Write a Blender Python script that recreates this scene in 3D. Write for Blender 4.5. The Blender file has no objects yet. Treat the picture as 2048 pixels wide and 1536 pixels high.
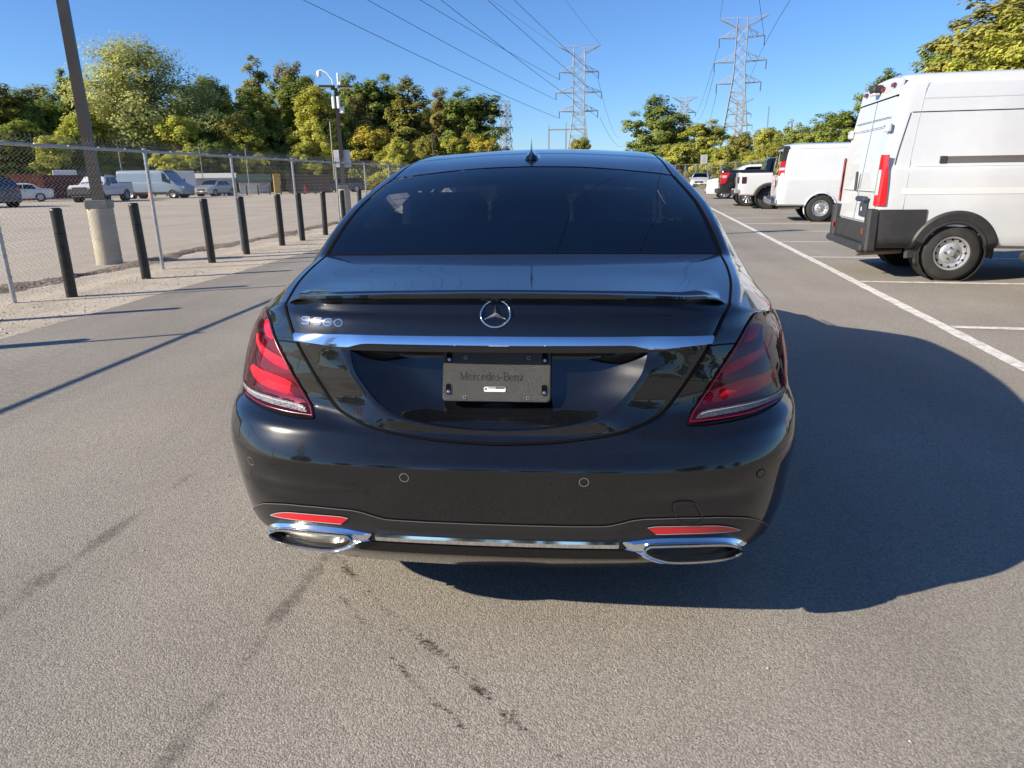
import bpy, bmesh, math, random
import numpy as np
from mathutils import Vector, Matrix, Euler
R = math.radians
sc = bpy.context.scene
col = sc.collection
rng = np.random.default_rng(7)
random.seed(7)

# ------------------------------------------------------------------ camera
cam = bpy.data.cameras.new('camera'); camo = bpy.data.objects.new('camera', cam); col.objects.link(camo)
cam.sensor_width = 36; cam.lens = 36 * 1375 / 2048; cam.clip_start = .05; cam.clip_end = 6000
camo.location = (.2202, -1.8230, 1.34)
_y, _p, _r = R(-5.52), R(16.74), R(.85)
_f = Vector((math.sin(_y) * math.cos(_p), math.cos(_y) * math.cos(_p), -math.sin(_p)))
_rt = Vector((math.cos(_y), -math.sin(_y), 0)); _dn = _f.cross(_rt)
_r2 = math.cos(_r) * _rt + math.sin(_r) * _dn; _d2 = -math.sin(_r) * _rt + math.cos(_r) * _dn
camo.rotation_euler = Matrix((_r2, -_d2, -_f)).transposed().to_euler()
sc.camera = camo

# ------------------------------------------------------------------ sky, sun, exposure
SUN_EL = R(28.0); SUN_DIR = Vector((-.906, -.423, 0)).normalized()      # horizontal direction towards the sun
wd = bpy.data.worlds.new('World'); sc.world = wd; wd.use_nodes = True
nt = wd.node_tree; nt.nodes.clear()
sky = nt.nodes.new('ShaderNodeTexSky'); sky.sky_type = 'NISHITA'; sky.sun_disc = False
sky.sun_elevation = SUN_EL; sky.sun_rotation = math.atan2(SUN_DIR.x, SUN_DIR.y)
sky.altitude = 300; sky.air_density = 1.0; sky.dust_density = 0.12; sky.ozone_density = 6.0
bg = nt.nodes.new('ShaderNodeBackground'); bg.inputs[1].default_value = .070
wo = nt.nodes.new('ShaderNodeOutputWorld')
tint = nt.nodes.new('ShaderNodeVectorMath'); tint.operation = 'MULTIPLY'; tint.inputs[1].default_value = (.90, 1.08, 1.32)     # camera white balance
nt.links.new(sky.outputs[0], tint.inputs[0]); nt.links.new(tint.outputs[0], bg.inputs[0]); nt.links.new(bg.outputs[0], wo.inputs[0])
sun = bpy.data.lights.new('sun', 'SUN'); sun.energy = 5.0; sun.angle = R(.5); sun.color = (1, .885, .71)
suno = bpy.data.objects.new('sun', sun); col.objects.link(suno)
_sd = Vector((SUN_DIR.x * math.cos(SUN_EL), SUN_DIR.y * math.cos(SUN_EL), math.sin(SUN_EL)))
suno.rotation_euler = (-_sd).to_track_quat('-Z', 'Y').to_euler()
sc.view_settings.view_transform = 'Standard'; sc.view_settings.look = 'None'
sc.view_settings.exposure = .84; sc.view_settings.gamma = 1
sc.cycles.use_denoising = True; sc.cycles.denoiser = 'OPENIMAGEDENOISE'; sc.cycles.denoising_input_passes = 'RGB_ALBEDO_NORMAL'
sc.cycles.max_bounces = 8; sc.cycles.transparent_max_bounces = 16

# ------------------------------------------------------------------ materials
def srgb(r, g, b):
    f = lambda c: (c / 255 / 12.92) if c / 255 <= .04045 else ((c / 255 + .055) / 1.055) ** 2.4
    return (f(r), f(g), f(b), 1)
MC = {}
def mat(name, base=(.5, .5, .5), rough=.5, metal=0., coat=0., crough=.03, spec=.5, noise=0., nscale=8., bump=0., bscale=60., dirt=0., dscale=3., dcol=(.16, .14, .11), emit=None):
    if name in MC: return MC[name]
    m = bpy.data.materials.new(name); m.use_nodes = True; t = m.node_tree; b = t.nodes['Principled BSDF']; L = t.links
    base = tuple(base[:3]) + (1,)
    b.inputs['Base Color'].default_value = base; b.inputs['Roughness'].default_value = rough; b.inputs['Metallic'].default_value = metal
    b.inputs['Coat Weight'].default_value = coat; b.inputs['Coat Roughness'].default_value = crough; b.inputs['Specular IOR Level'].default_value = spec
    src = None
    tc = t.nodes.new('ShaderNodeTexCoord')
    if noise:
        n = t.nodes.new('ShaderNodeTexNoise'); n.inputs['Scale'].default_value = nscale; n.inputs['Detail'].default_value = 6
        L.new(tc.outputs['Object'], n.inputs['Vector'])
        mr = t.nodes.new('ShaderNodeMapRange'); mr.inputs[1].default_value = .25; mr.inputs[2].default_value = .75; mr.inputs[3].default_value = 1 - noise; mr.inputs[4].default_value = 1 + noise
        L.new(n.outputs['Fac'], mr.inputs[0])
        mx = t.nodes.new('ShaderNodeVectorMath'); mx.operation = 'SCALE'; mx.inputs[0].default_value = base[:3]; L.new(mr.outputs[0], mx.inputs['Scale'])
        src = mx.outputs[0]
    if dirt:
        n = t.nodes.new('ShaderNodeTexNoise'); n.inputs['Scale'].default_value = dscale; n.inputs['Detail'].default_value = 8; n.inputs['Roughness'].default_value = .65
        L.new(tc.outputs['Object'], n.inputs['Vector'])
        mr = t.nodes.new('ShaderNodeMapRange'); mr.inputs[1].default_value = .42; mr.inputs[2].default_value = .75; mr.inputs[3].default_value = 0; mr.inputs[4].default_value = dirt
        L.new(n.outputs['Fac'], mr.inputs[0])
        mx = t.nodes.new('ShaderNodeMix'); mx.data_type = 'RGBA'; L.new(mr.outputs[0], mx.inputs[0])
        if src: L.new(src, mx.inputs[6])
        else: mx.inputs[6].default_value = base
        mx.inputs[7].default_value = tuple(dcol) + (1,); src = mx.outputs[2]
    if src: L.new(src, b.inputs['Base Color'])
    if bump:
        n = t.nodes.new('ShaderNodeTexNoise'); n.inputs['Scale'].default_value = bscale; n.inputs['Detail'].default_value = 4; L.new(tc.outputs['Object'], n.inputs['Vector'])
        bp = t.nodes.new('ShaderNodeBump'); bp.inputs['Strength'].default_value = bump; bp.inputs['Distance'].default_value = .01; L.new(n.outputs['Fac'], bp.inputs['Height']); L.new(bp.outputs[0], b.inputs['Normal'])
    if emit:
        b.inputs['Emission Color'].default_value = tuple(emit) + (1,); b.inputs['Emission Strength'].default_value = 1
    MC[name] = m; return m
def glass(name, tint=(.1, .12, .14), rough=.0, refl=1.0, ior=1.5):
    if name in MC: return MC[name]
    m = bpy.data.materials.new(name); m.use_nodes = True; t = m.node_tree; t.nodes.clear(); L = t.links
    o = t.nodes.new('ShaderNodeOutputMaterial'); mx = t.nodes.new('ShaderNodeMixShader')
    fr = t.nodes.new('ShaderNodeFresnel'); fr.inputs[0].default_value = ior
    tr = t.nodes.new('ShaderNodeBsdfTransparent'); tr.inputs[0].default_value = tuple(tint) + (1,)
    gl = t.nodes.new('ShaderNodeBsdfGlossy'); gl.inputs['Roughness'].default_value = rough; gl.inputs['Color'].default_value = (refl, refl, refl, 1)
    L.new(fr.outputs[0], mx.inputs[0]); L.new(tr.outputs[0], mx.inputs[1]); L.new(gl.outputs[0], mx.inputs[2]); L.new(mx.outputs[0], o.inputs[0])
    MC[name] = m; return m

# ------------------------------------------------------------------ mesh helpers
class MB:
    def __init__(s): s.v = []; s.f = []; s.n = 0
    def add(s, V, F):
        V = np.asarray(V, float).reshape(-1, 3); s.v.append(V); n = s.n
        s.f += [tuple(int(i) + n for i in f) for f in F]; s.n += len(V); return s
    def box(s, c, d, rot=None, taper=1.):
        x, y, z = [k / 2 for k in d]; t = taper
        V = np.array([(-x, -y, -z), (x, -y, -z), (x, y, -z), (-x, y, -z), (-x * t, -y * t, z), (x * t, -y * t, z), (x * t, y * t, z), (-x * t, y * t, z)])
        if rot is not None: V = V @ np.array(Euler(rot).to_matrix()).T
        return s.add(V + np.array(c), [(3, 2, 1, 0), (4, 5, 6, 7), (0, 1, 5, 4), (1, 2, 6, 5), (2, 3, 7, 6), (3, 0, 4, 7)])
    def rbox(s, c, d, r=.02, rot=None):           # box with chamfered edges
        x, y, z = [k / 2 for k in d]; r = min(r, x * .9, y * .9, z * .9)
        V = []; 
        for sz in (-1, 1):
            for sy in (-1, 1):
                for sx in (-1, 1):
                    V += [(sx * x, sy * (y - r), sz * (z - r)), (sx * (x - r), sy * y, sz * (z - r)), (sx * (x - r), sy * (y - r), sz * z)]
        V = np.array(V); bm = bmesh.new()
        for p in V: bm.verts.new(p)
        bmesh.ops.convex_hull(bm, input=bm.verts[:]); bm.verts.index_update()
        V = np.array([q.co[:] for q in bm.verts]); F = [[q.index for q in f.verts] for f in bm.faces]; bm.free()
        if rot is not None: V = V @ np.array(Euler(rot).to_matrix()).T
        return s.add(V + np.array(c), F)
    def tube(s, path, r, n=8, closed=False, caps=True):
        P = np.asarray(path, float); m = len(P); r = np.broadcast_to(np.asarray(r, float), (m,))
        T = np.gradient(P, axis=0) if not closed else np.roll(P, -1, 0) - np.roll(P, 1, 0)
        T /= np.linalg.norm(T, axis=1)[:, None] + 1e-12
        u = np.array((0, 0, 1.)) if abs(T[0][2]) < .9 else np.array((1., 0, 0)); V = []
        for i in range(m):
            u = u - T[i] * (u @ T[i]); u /= np.linalg.norm(u) + 1e-12; w = np.cross(T[i], u)
            a = np.arange(n) * 2 * math.pi / n
            V.append(P[i] + r[i] * (np.cos(a)[:, None] * u + np.sin(a)[:, None] * w))
        F = []
        for i in range(m if closed else m - 1):
            j = (i + 1) % m
            for k in range(n): F.append((i * n + k, i * n + (k + 1) % n, j * n + (k + 1) % n, j * n + k))
        if caps and not closed: F += [tuple(range(n))[::-1], tuple((m - 1) * n + k for k in range(n))]
        return s.add(np.concatenate(V), F)
    def cyl(s, a, b, r, n=12, r2=None): return s.tube([a, b], [r, r if r2 is None else r2], n)
    def grid(s, P, flip=False, mask=None, closeu=False):
        P = np.asarray(P, float); a, b = P.shape[:2]; F = []
        for i in range(a - 1 + (1 if closeu else 0)):
            k = (i + 1) % a
            for j in range(b - 1):
                if mask is not None and not mask[i, j]: continue
                q = (i * b + j, i * b + j + 1, k * b + j + 1, k * b + j); F.append(q[::-1] if flip else q)
        return s.add(P.reshape(-1, 3), F)
    def lathe(s, prof, c, axis=0, n=32, a0=0, a1=2 * math.pi):     # prof: (radius, offset along axis)
        V = []; full = abs(a1 - a0 - 2 * math.pi) < 1e-6; k = n if full else n + 1
        for i in range(k):
            a = a0 + (a1 - a0) * i / n
            for r, h in prof:
                p = [r * math.cos(a), r * math.sin(a)]; p.insert(axis, h); V.append(p)
        m = len(prof); F = []
        for i in range(n):
            j = (i + 1) % k
            for q in range(m - 1): F.append((i * m + q, i * m + q + 1, j * m + q + 1, j * m + q))
        return s.add(np.array(V) + np.array(c), F)
    def prism(s, loop, off):                    # planar loop of 3-D points extruded by vector off
        P = np.asarray(loop, float); n = len(P)
        F = [tuple(range(n))[::-1], tuple(range(n, 2 * n))] + [(i, (i + 1) % n, n + (i + 1) % n, n + i) for i in range(n)]
        return s.add(np.concatenate([P, P + np.array(off)]), F)
    def xf(s, M):
        M = np.array(M); s.v = [v @ M[:3, :3].T + M[:3, 3] for v in s.v]; return s
    def build(s, name, m, parent=None, smooth=35, loc=None, weld=0):
        me = bpy.data.meshes.new(name)
        V = np.concatenate(s.v) if s.v else np.zeros((0, 3))
        me.from_pydata(V.tolist(), [], s.f)
        if weld:
            bm = bmesh.new(); bm.from_mesh(me); bmesh.ops.remove_doubles(bm, verts=bm.verts[:], dist=weld)
            loose = [v for v in bm.verts if not v.link_faces]; bmesh.ops.delete(bm, geom=loose, context='VERTS'); bm.to_mesh(me); bm.free()
        me.validate()
        if smooth:
            me.polygons.foreach_set('use_smooth', np.ones(len(me.polygons), bool))
            if smooth < 180: me.set_sharp_from_angle(angle=R(smooth))
        if m: me.materials.append(m)
        o = bpy.data.objects.new(name, me); col.objects.link(o)
        if parent: o.parent = parent
        if loc is not None: o.location = loc
        return o
def empty(name, loc=(0, 0, 0), rz=0, label=None, cat=None, group=None):
    o = bpy.data.objects.new(name, None); col.objects.link(o); o.location = loc; o.rotation_euler = (0, 0, rz); o.empty_display_size = .1
    tag(o, label, cat, group); return o
def tag(o, label=None, cat=None, group=None, kind=None):
    if label: o['label'] = label
    if cat: o['category'] = cat
    if group: o['group'] = group
    if kind: o['kind'] = kind
    return o
def copy_tree(o, parent=None):
    c = o.copy(); col.objects.link(c); c.parent = parent
    for ch in o.children: copy_tree(ch, c)
    return c
def catmull(P, n, closed=False):
    P = np.asarray(P, float); m = len(P); out = []
    segs = m if closed else m - 1
    u = np.linspace(0, segs, n, endpoint=not closed)
    for t in u:
        i = min(int(t), segs - 1); f = t - i
        g = (lambda k: P[k % m]) if closed else (lambda k: P[k] if 0 <= k < m else (2 * P[0] - P[1] if k < 0 else 2 * P[-1] - P[-2]))
        a, b, c, d = g(i - 1), g(i), g(i + 1), g(i + 2)
        out.append(.5 * (2 * b + (c - a) * f + (2 * a - 5 * b + 4 * c - d) * f * f + (3 * b - a - 3 * c + d) * f ** 3))
    return np.array(out)
def resample(P, n, closed=False):
    P = np.asarray(P, float)
    if closed: P = np.concatenate([P, P[:1]])
    t = np.r_[0, np.cumsum(np.linalg.norm(np.diff(P, axis=0), axis=1))]; u = np.linspace(0, t[-1], n, endpoint=not closed)
    return np.stack([np.interp(u, t, P[:, k]) for k in range(P.shape[1])], 1)
def pchip(xs,ys):
    xs=np.array(xs,float);ys=np.array(ys,float);h=np.diff(xs);d=np.diff(ys)/h
    m=np.zeros_like(ys);m[0]=d[0];m[-1]=d[-1]
    for i in range(1,len(xs)-1):
        if d[i-1]*d[i]>0:
            w1=2*h[i]+h[i-1];w2=h[i]+2*h[i-1];m[i]=(w1+w2)/(w1/d[i-1]+w2/d[i])
    def f(x):
        x=np.clip(np.asarray(x,float),xs[0],xs[-1]);i=np.clip(np.searchsorted(xs,x,side='right')-1,0,len(xs)-2)
        t=(x-xs[i])/h[i];t2=t*t;t3=t2*t
        return (2*t3-3*t2+1)*ys[i]+(t3-2*t2+t)*h[i]*m[i]+(-2*t3+3*t2)*ys[i+1]+(t3-t2)*h[i]*m[i+1]
    return f
def sst(a,b,x):
    t=np.clip((np.asarray(x,float)-a)/(b-a),0,1);return t*t*(3-2*t)
RY0=pchip([.20,.26,.30,.345,.40,.47,.545,.568,.578,.588,.61,.64,.66,.672,.684,.695,.72,.765,.80,.85,.91,.948,.97,.985,.997,1.006],
          [.02,-.05,-.088,-.104,-.113,-.121,-.128,-.1295,-.129,-.1265,-.118,-.104,-.093,-.082,-.064,-.048,-.028,-.019,-.016,-.011,-.010,0,.012,.036,.072,.115])
RA=pchip([.2,.6,.7,.765,.85,.90,.93,1.01],[.33,.33,.39,.46,.60,.74,.85,.90])
RW=pchip([.2,.30,.40,.578,.7,.8,.87,.92,1.01],[.82,.853,.872,.888,.900,.906,.908,.903,.900])
def Yrear(x,z):
    x=np.abs(np.asarray(x,float));z=np.asarray(z,float)
    dz=.035*np.clip(1-(x/.52)**2,0,1)*sst(.585,.63,z)*(1-sst(.72,.80,z))
    ze=z+dz
    w=RW(z);q=np.clip(x/w,0,1)
    g2=1-sst(.50,.64,x); b0=RY0(ze); b0=b0*(1-g2)+np.where(z>.91,np.minimum(b0,-.010+.5*(z-.91)),b0)*g2
    y=b0+.06*x*x+RA(z)*(1-np.sqrt(np.maximum(0,1-q**5)))
    g=(1-sst(.28,.56,x))
    y=y-g*(.026*(1-sst(.83,.885,z))*sst(.64,.70,z)+.012*np.exp(-((z-.70)/.04)**2)*sst(.63,.67,z))
    y=y+.011*np.exp(-((z-.487)/.024)**2)*sst(.32,.44,x)*(1-sst(.66,.76,x))
    return y
ZR=pchip([0,.25,.45,.60,.651,.69,.74,.79,.85,.905],[1.006,1.005,1.001,.993,.985,.966,.945,.932,.922,.922])
# ================================================================== the black sedan
ZR = pchip([0, .25, .45, .60, .651, .69, .74, .79, .85, .90], [1.018, 1.016, 1.011, .998, .985, .970, .955, .945, .932, .926])
def paint_material():
    m = bpy.data.materials.new('black_car_paint'); m.use_nodes = True; t = m.node_tree; b = t.nodes['Principled BSDF']; L = t.links
    tc = t.nodes.new('ShaderNodeTexCoord')
    v = t.nodes.new('ShaderNodeTexVoronoi'); v.inputs['Scale'].default_value = 900; L.new(tc.outputs['Object'], v.inputs['Vector'])
    cr = t.nodes.new('ShaderNodeValToRGB'); cr.color_ramp.elements[0].position = .55; cr.color_ramp.elements[0].color = (.0025, .0028, .0036, 1)
    cr.color_ramp.elements[1].position = 1; cr.color_ramp.elements[1].color = (.008, .009, .012, 1)
    sp = t.nodes.new('ShaderNodeSeparateColor'); L.new(v.outputs['Color'], sp.inputs[0]); L.new(sp.outputs[0], cr.inputs[0])
    n = t.nodes.new('ShaderNodeTexNoise'); n.inputs['Scale'].default_value = 5; n.inputs['Detail'].default_value = 9; n.inputs['Roughness'].default_value = .7; L.new(tc.outputs['Object'], n.inputs['Vector'])
    mr = t.nodes.new('ShaderNodeMapRange'); mr.inputs[1].default_value = .35; mr.inputs[2].default_value = .8; mr.inputs[3].default_value = .0; mr.inputs[4].default_value = .022; L.new(n.outputs['Fac'], mr.inputs[0])
    mx = t.nodes.new('ShaderNodeMix'); mx.data_type = 'RGBA'; L.new(mr.outputs[0], mx.inputs[0]); L.new(cr.outputs[0], mx.inputs[6]); mx.inputs[7].default_value = (.12, .115, .105, 1)
    L.new(mx.outputs[2], b.inputs['Base Color'])
    b.inputs['Metallic'].default_value = .0; b.inputs['Roughness'].default_value = .24; b.inputs['Specular IOR Level'].default_value = .15
    b.inputs['Coat Weight'].default_value = 1; b.inputs['Coat IOR'].default_value = 1.6
    # fine swirl marks and a film of dust widen the highlights a little
    n2 = t.nodes.new('ShaderNodeTexNoise'); n2.inputs['Scale'].default_value = 40; n2.inputs['Detail'].default_value = 6; L.new(tc.outputs['Object'], n2.inputs['Vector'])
    m2 = t.nodes.new('ShaderNodeMapRange'); m2.inputs[3].default_value = .012; m2.inputs[4].default_value = .04; L.new(n2.outputs['Fac'], m2.inputs[0]); L.new(m2.outputs[0], b.inputs['Coat Roughness'])
    return m
PAINT = paint_material()
M_GAP = mat('panel_gap', (.002, .002, .003), .8, spec=.1)
M_CHROME = mat('chrome', (.82, .83, .85), .06, 1.0, noise=.03, nscale=30)
M_SATIN = mat('satin_black_plastic', (.012, .012, .013), .28, coat=.3, crough=.15)
M_RUBBER = mat('tyre_rubber', (.018, .018, .018), .8, bump=.3, bscale=90, dirt=.35, dscale=6, dcol=(.07, .065, .055))
M_ALU = mat('wheel_alloy', (.55, .56, .58), .3, .9, noise=.1)
M_DARK = mat('dark_underbody', (.006, .006, .006), .9)
M_PLAST = mat('grained_black_plastic', (.036, .037, .039), .42, bump=.5, bscale=900, dirt=.35, dscale=14, dcol=(.07, .067, .06))
M_CARGLASS = glass('tinted_car_glass', (.46, .49, .54), ior=1.8)
def Nrear(x, z, h=.002):
    gx = (Yrear(x + h, z) - Yrear(x - h, z)) / (2 * h); gz = (Yrear(x, z + h) - Yrear(x, z - h)) / (2 * h)
    n = np.stack([gx, -np.ones_like(gx), gz], -1); return n / np.linalg.norm(n, axis=-1, keepdims=True)
def Prear(x, z, off=0.):
    x = np.asarray(x, float); z = np.asarray(z, float)
    P = np.stack([x, Yrear(x, z), z], -1)
    return P + Nrear(x, z) * np.broadcast_to(np.asarray(off, float), x.shape)[..., None] if np.any(off) else P
def ribbon(mb, P, N, w, off):
    P = np.asarray(P, float); T = np.gradient(P, axis=0); T /= np.linalg.norm(T, axis=1)[:, None] + 1e-12
    B = np.cross(T, N); B /= np.linalg.norm(B, axis=1)[:, None] + 1e-12
    mb.grid(np.stack([P + N * off + B * w / 2, P + N * (off + w * .15), P + N * off - B * w / 2], 1)); return mb
car = empty('parked_sedan', (0, 0, 0), 0, 'shiny black four-door sedan in the foreground, seen from behind with no licence plate', 'car')

LID_OUT = np.array([(0, .639), (.145, .645), (.255, .658), (.34, .674), (.40, .693), (.445, .711), (.47, .73), (.491, .756), (.518, .793), (.547, .835), (.571, .873), (.577, .882), (.583, .893), (.598, .916), (.617, .948), (.633, .970), (.651, .985)])
RIM = np.array([(0, .673), (.07, .6755), (.15, .684), (.235, .699), (.28, .713), (.32, .735), (.345, .756), (.37, .786), (.395, .822), (.406, .851), (.411, .870), (.414, .884)])
LAMP_IN = np.array([(.524, .688), (.54, .714), (.565, .75), (.592, .788), (.617, .824), (.642, .857), (.667, .889), (.690, .914), (.709, .932), (.728, .946), (.742, .951)])
LAMP_OUT = np.array([(.80, .704), (.832, .719), (.853, .75), (.864, .79), (.866, .83), (.862, .868), (.852, .90), (.835, .922), (.812, .935), (.79, .941), (.775, .944)])
def inpoly(px, pz, poly):
    r = np.zeros(px.shape, bool); n = len(poly)
    for i in range(n):
        x0, z0 = poly[i]; x1, z1 = poly[(i + 1) % n]
        c = ((z0 > pz) != (z1 > pz)); xi = (x1 - x0) * (pz - z0) / (z1 - z0 + 1e-12) + x0; r ^= c & (px < xi)
    return r
# ---- lower body: plan outlines stacked in z
rx = np.r_[np.linspace(0, .651, 30), np.linspace(.651, .69, 6)[1:], np.linspace(.69, .74, 7)[1:], np.linspace(.74, .79, 7)[1:]]
XF = rx / RW(ZR(rx)); n0 = len(XF) - 1
XF = np.r_[XF, 1 - (1 - XF[-1]) * (1 - np.linspace(0, 1, 26)[1:]) ** 2]
NQ, NF = 64, 20
zl = np.r_[np.linspace(.20, .54, 22), np.linspace(.545, .61, 20), np.linspace(.615, .72, 26), np.linspace(.725, .80, 14)]
tl = np.linspace(0, 1, 26)[1:]
YF = pchip([.2, .35, .55, .7, .85, 1.0], [4.96, 5.07, 5.12, 5.09, 4.98, 4.8])
SIDEZ = pchip([.9, 1.5, 2.5, 3.7, 4.3, 4.7], [.924, .938, .948, .94, .90, .86])
def ring_z_side(y): return SIDEZ(y)
cols = []
def side_x(y, z):
    return RW(z) + .010 * np.exp(-((y - 1.07) / .45) ** 2) * np.exp(-((z - .55) / .25) ** 2) + .012 * np.exp(-((y - 4.2) / .45) ** 2) * np.exp(-((z - .55) / .25) ** 2) + .034 * sst(.42, 1.0, y)
rows = len(zl) + len(tl)
LOW = np.zeros((rows, len(XF) + NQ + NF, 3))
for j, f in enumerate(XF):
    zr = .99
    for _ in range(12): zr = float(ZR(min(f * RW(zr), .90)))
    z = np.r_[zl, .80 + (zr - .80) * tl]; x = f * RW(z); LOW[:, j] = np.stack([x, Yrear(x, z), z], 1)
yc_end = LOW[:, len(XF) - 1, 1]; zrow = LOW[:, len(XF) - 1, 2]; x_end = LOW[:, len(XF) - 1, 0]
for k in range(NQ):
    q = (k + 1) / NQ
    ye0 = YF(np.minimum(zrow, .86)) - .59
    y = yc_end + (ye0 - yc_end) * q
    zt = float(ring_z_side(y[-1])); z = np.r_[zl, .80 + (zt - .80) * tl]
    LOW[:, len(XF) + k] = np.stack([side_x(y, z) + (x_end - side_x(yc_end, zrow)) * max(0, 1 - q * 8), y, z], 1)
xe = LOW[:, len(XF) + NQ - 1].copy()
for k in range(NF):
    s = 1 - (k + 1) / NF; f = 1 - (1 - s) ** 2 if s > 0 else 0
    zt = .86 - .06 * (1 - s); z = np.r_[zl, .80 + (zt - .80) * tl]
    x = xe[:, 0] * f; y = YF(np.minimum(zrow, .86)) - .09 * f * f - .5 * (1 - np.sqrt(max(0, 1 - f ** 4)))
    LOW[:, len(XF) + NQ + k] = np.stack([x, y, z], 1)
ring = LOW[-1]
# ---- upper body: sections between the ring and the centre line
ST = [(None,), # r0 = rear ring
 (.33, 1.042, .698, .375, 1.015, .742, .387, .998, .792, .41, .968, .44),
 (.52, 1.062, .725, .575, 1.039, .768, .59, 1.021, .826, .62, .982, .65),
 (.675, 1.076, .738, .765, 1.062, .790, .785, 1.045, .850, .81, .995, .85),
 (.90, 1.184, .718, .93, 1.154, .776, .945, 1.130, .848, .97, 1.030, 1.0),
 (1.13, 1.292, .695, 1.155, 1.241, .764, 1.165, 1.210, .846, 1.18, 1.075, 1.2),
 (1.40, 1.3845, .642, 1.45, 1.336, .722, 1.44, 1.296, .828, 1.44, 1.115, 1.45),
 (1.75, 1.446, .622, 1.76, 1.408, .690, 1.75, 1.36, .815, 1.75, 1.135, 1.75),
 (2.25, 1.489, .615, 2.25, 1.457, .68, 2.25, 1.40, .805, 2.25, 1.145, 2.25),
 (2.9, 1.482, .615, 2.9, 1.450, .68, 2.9, 1.39, .805, 2.9, 1.145, 2.9),
 (3.3, 1.41, .60, 3.25, 1.35, .67, 3.22, 1.28, .802, 3.25, 1.10, 3.25),
 (3.9, 1.13, .68, 3.75, 1.09, .74, 3.7, 1.05, .835, 3.7, 1.0, 3.7),
 (4.35, 1.02, .70, 4.2, .985, .76, 4.2, .965, .84, 4.2, .93, 4.15),
 (4.9, .87, .58, 4.75, .86, .64, 4.7, .855, .72, 4.62, .85, 4.48)]
def ring_at_x(x):
    z = float(ZR(x)); return np.array([x, float(Yrear(x, z)), z])
NET = np.zeros((len(ST), 7, 3))
x6 = [0, .228, .456, .651, .69, .74, .79]
NET[0] = [ring_at_x(x) for x in x6]
for r in range(1, len(ST)):
    y0, z0, x3, y3, z3, x4, y4, z4, x5, y5, z5, y6 = ST[r]
    for k, f in enumerate((0, .35, .7)): NET[r, k] = (x3 * f, y0 + (y3 - y0) * f * f, z0 + (z3 - z0) * f * f)
    NET[r, 3] = (x3, y3, z3); NET[r, 4] = (x4, y4, z4); NET[r, 5] = (x5, y5, z5)
    kk = n0 + np.argmin(np.abs(ring[n0:len(XF) + NQ, 1] - y6)); NET[r, 6] = ring[kk]
def cmi(P, u, lo, hi):        # catmull along axis 0 restricted to rows lo..hi
    u = min(max(u, lo), hi); i = min(int(u), hi - 1); f = u - i
    g = lambda k: P[k] if lo <= k <= hi else (2 * P[lo] - P[lo + 1] if k < lo else 2 * P[hi] - P[hi - 1])
    a, b, c, d = g(i - 1), g(i), g(i + 1), g(i + 2)
    return .5 * (2 * b + (c - a) * f + (2 * a - 5 * b + 4 * c - d) * f * f + (3 * b - a - 3 * c + d) * f ** 3)
c6y = NET[:, 6, 1]; NR = len(ST) - 1
tcol = np.interp(rx, x6, range(7))
idx_end = n0 + int(np.argmin(np.abs(ring[n0:len(XF) + NQ, 1] - c6y[-1])))
us = np.interp(ring[n0:idx_end + 1, 1], c6y, np.arange(len(ST)))
# more rows: the ring gives the boundary points; refine by mid points
TOPG = []
for i, u in enumerate(us):
    row_s = cmi(NET, u, 0, NR); row_b = cmi(NET, u, 0, 3) if u <= 3 else cmi(NET, u, 3, NR)
    w = np.array([1, 1, 1, 1, .25, 0, 0])[:, None]; row = row_s * (1 - w) + row_b * w
    pts = np.array([cmi(row, t, 0, 6) for t in tcol])
    if i == 0: pts = ring[:n0 + 1].copy()
    else:
        d = ring[n0 + i] - pts[-1]; fall = np.clip((tcol - 4.5) / 1.5, 0, 1)[:, None] ** 2; pts = pts + d * fall
    TOPG.append(pts)
TOPG = np.array(TOPG)
# blend the first rows so the deck leaves the ring smoothly
j3 = int(np.argmin(np.abs(tcol - 3))); j4 = int(np.argmin(np.abs(tcol - 4))); j5 = int(np.argmin(np.abs(tcol - 5)))
def row_of(u): return int(np.argmin(np.abs(us - u)))
r3, r6, rs, rw0, rw1 = row_of(3), row_of(6), row_of(7.1), row_of(9.35), row_of(11)
def mirror_pair(mb, P, mask=None):
    Pm = P * np.array([-1, 1, 1]); mb.grid(P, flip=False, mask=mask); mb.grid(Pm, flip=True, mask=mask)
def shrink(P, d):
    T = np.gradient(P, axis=0); T /= np.linalg.norm(T, axis=1)[:, None]; return P + np.stack([-T[:, 1], T[:, 0]], 1) * d
lidfull = np.concatenate([shrink(LID_OUT, .020), [[.625, 1.05], [-.1, 1.05], [-.1, .66]]]); lampfull = np.concatenate([LAMP_IN, LAMP_OUT[::-1]]); lampfull = lampfull.mean(0) + (lampfull - lampfull.mean(0)) * .86
LOWB = LOW.copy(); _in = (inpoly(LOW[..., 0], LOW[..., 2], lidfull) | inpoly(LOW[..., 0], LOW[..., 2], lampfull)) & (LOW[..., 1] < .75); _in[-1] = False
LOWB[..., 1] += np.where(_in, .03, 0)
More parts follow.
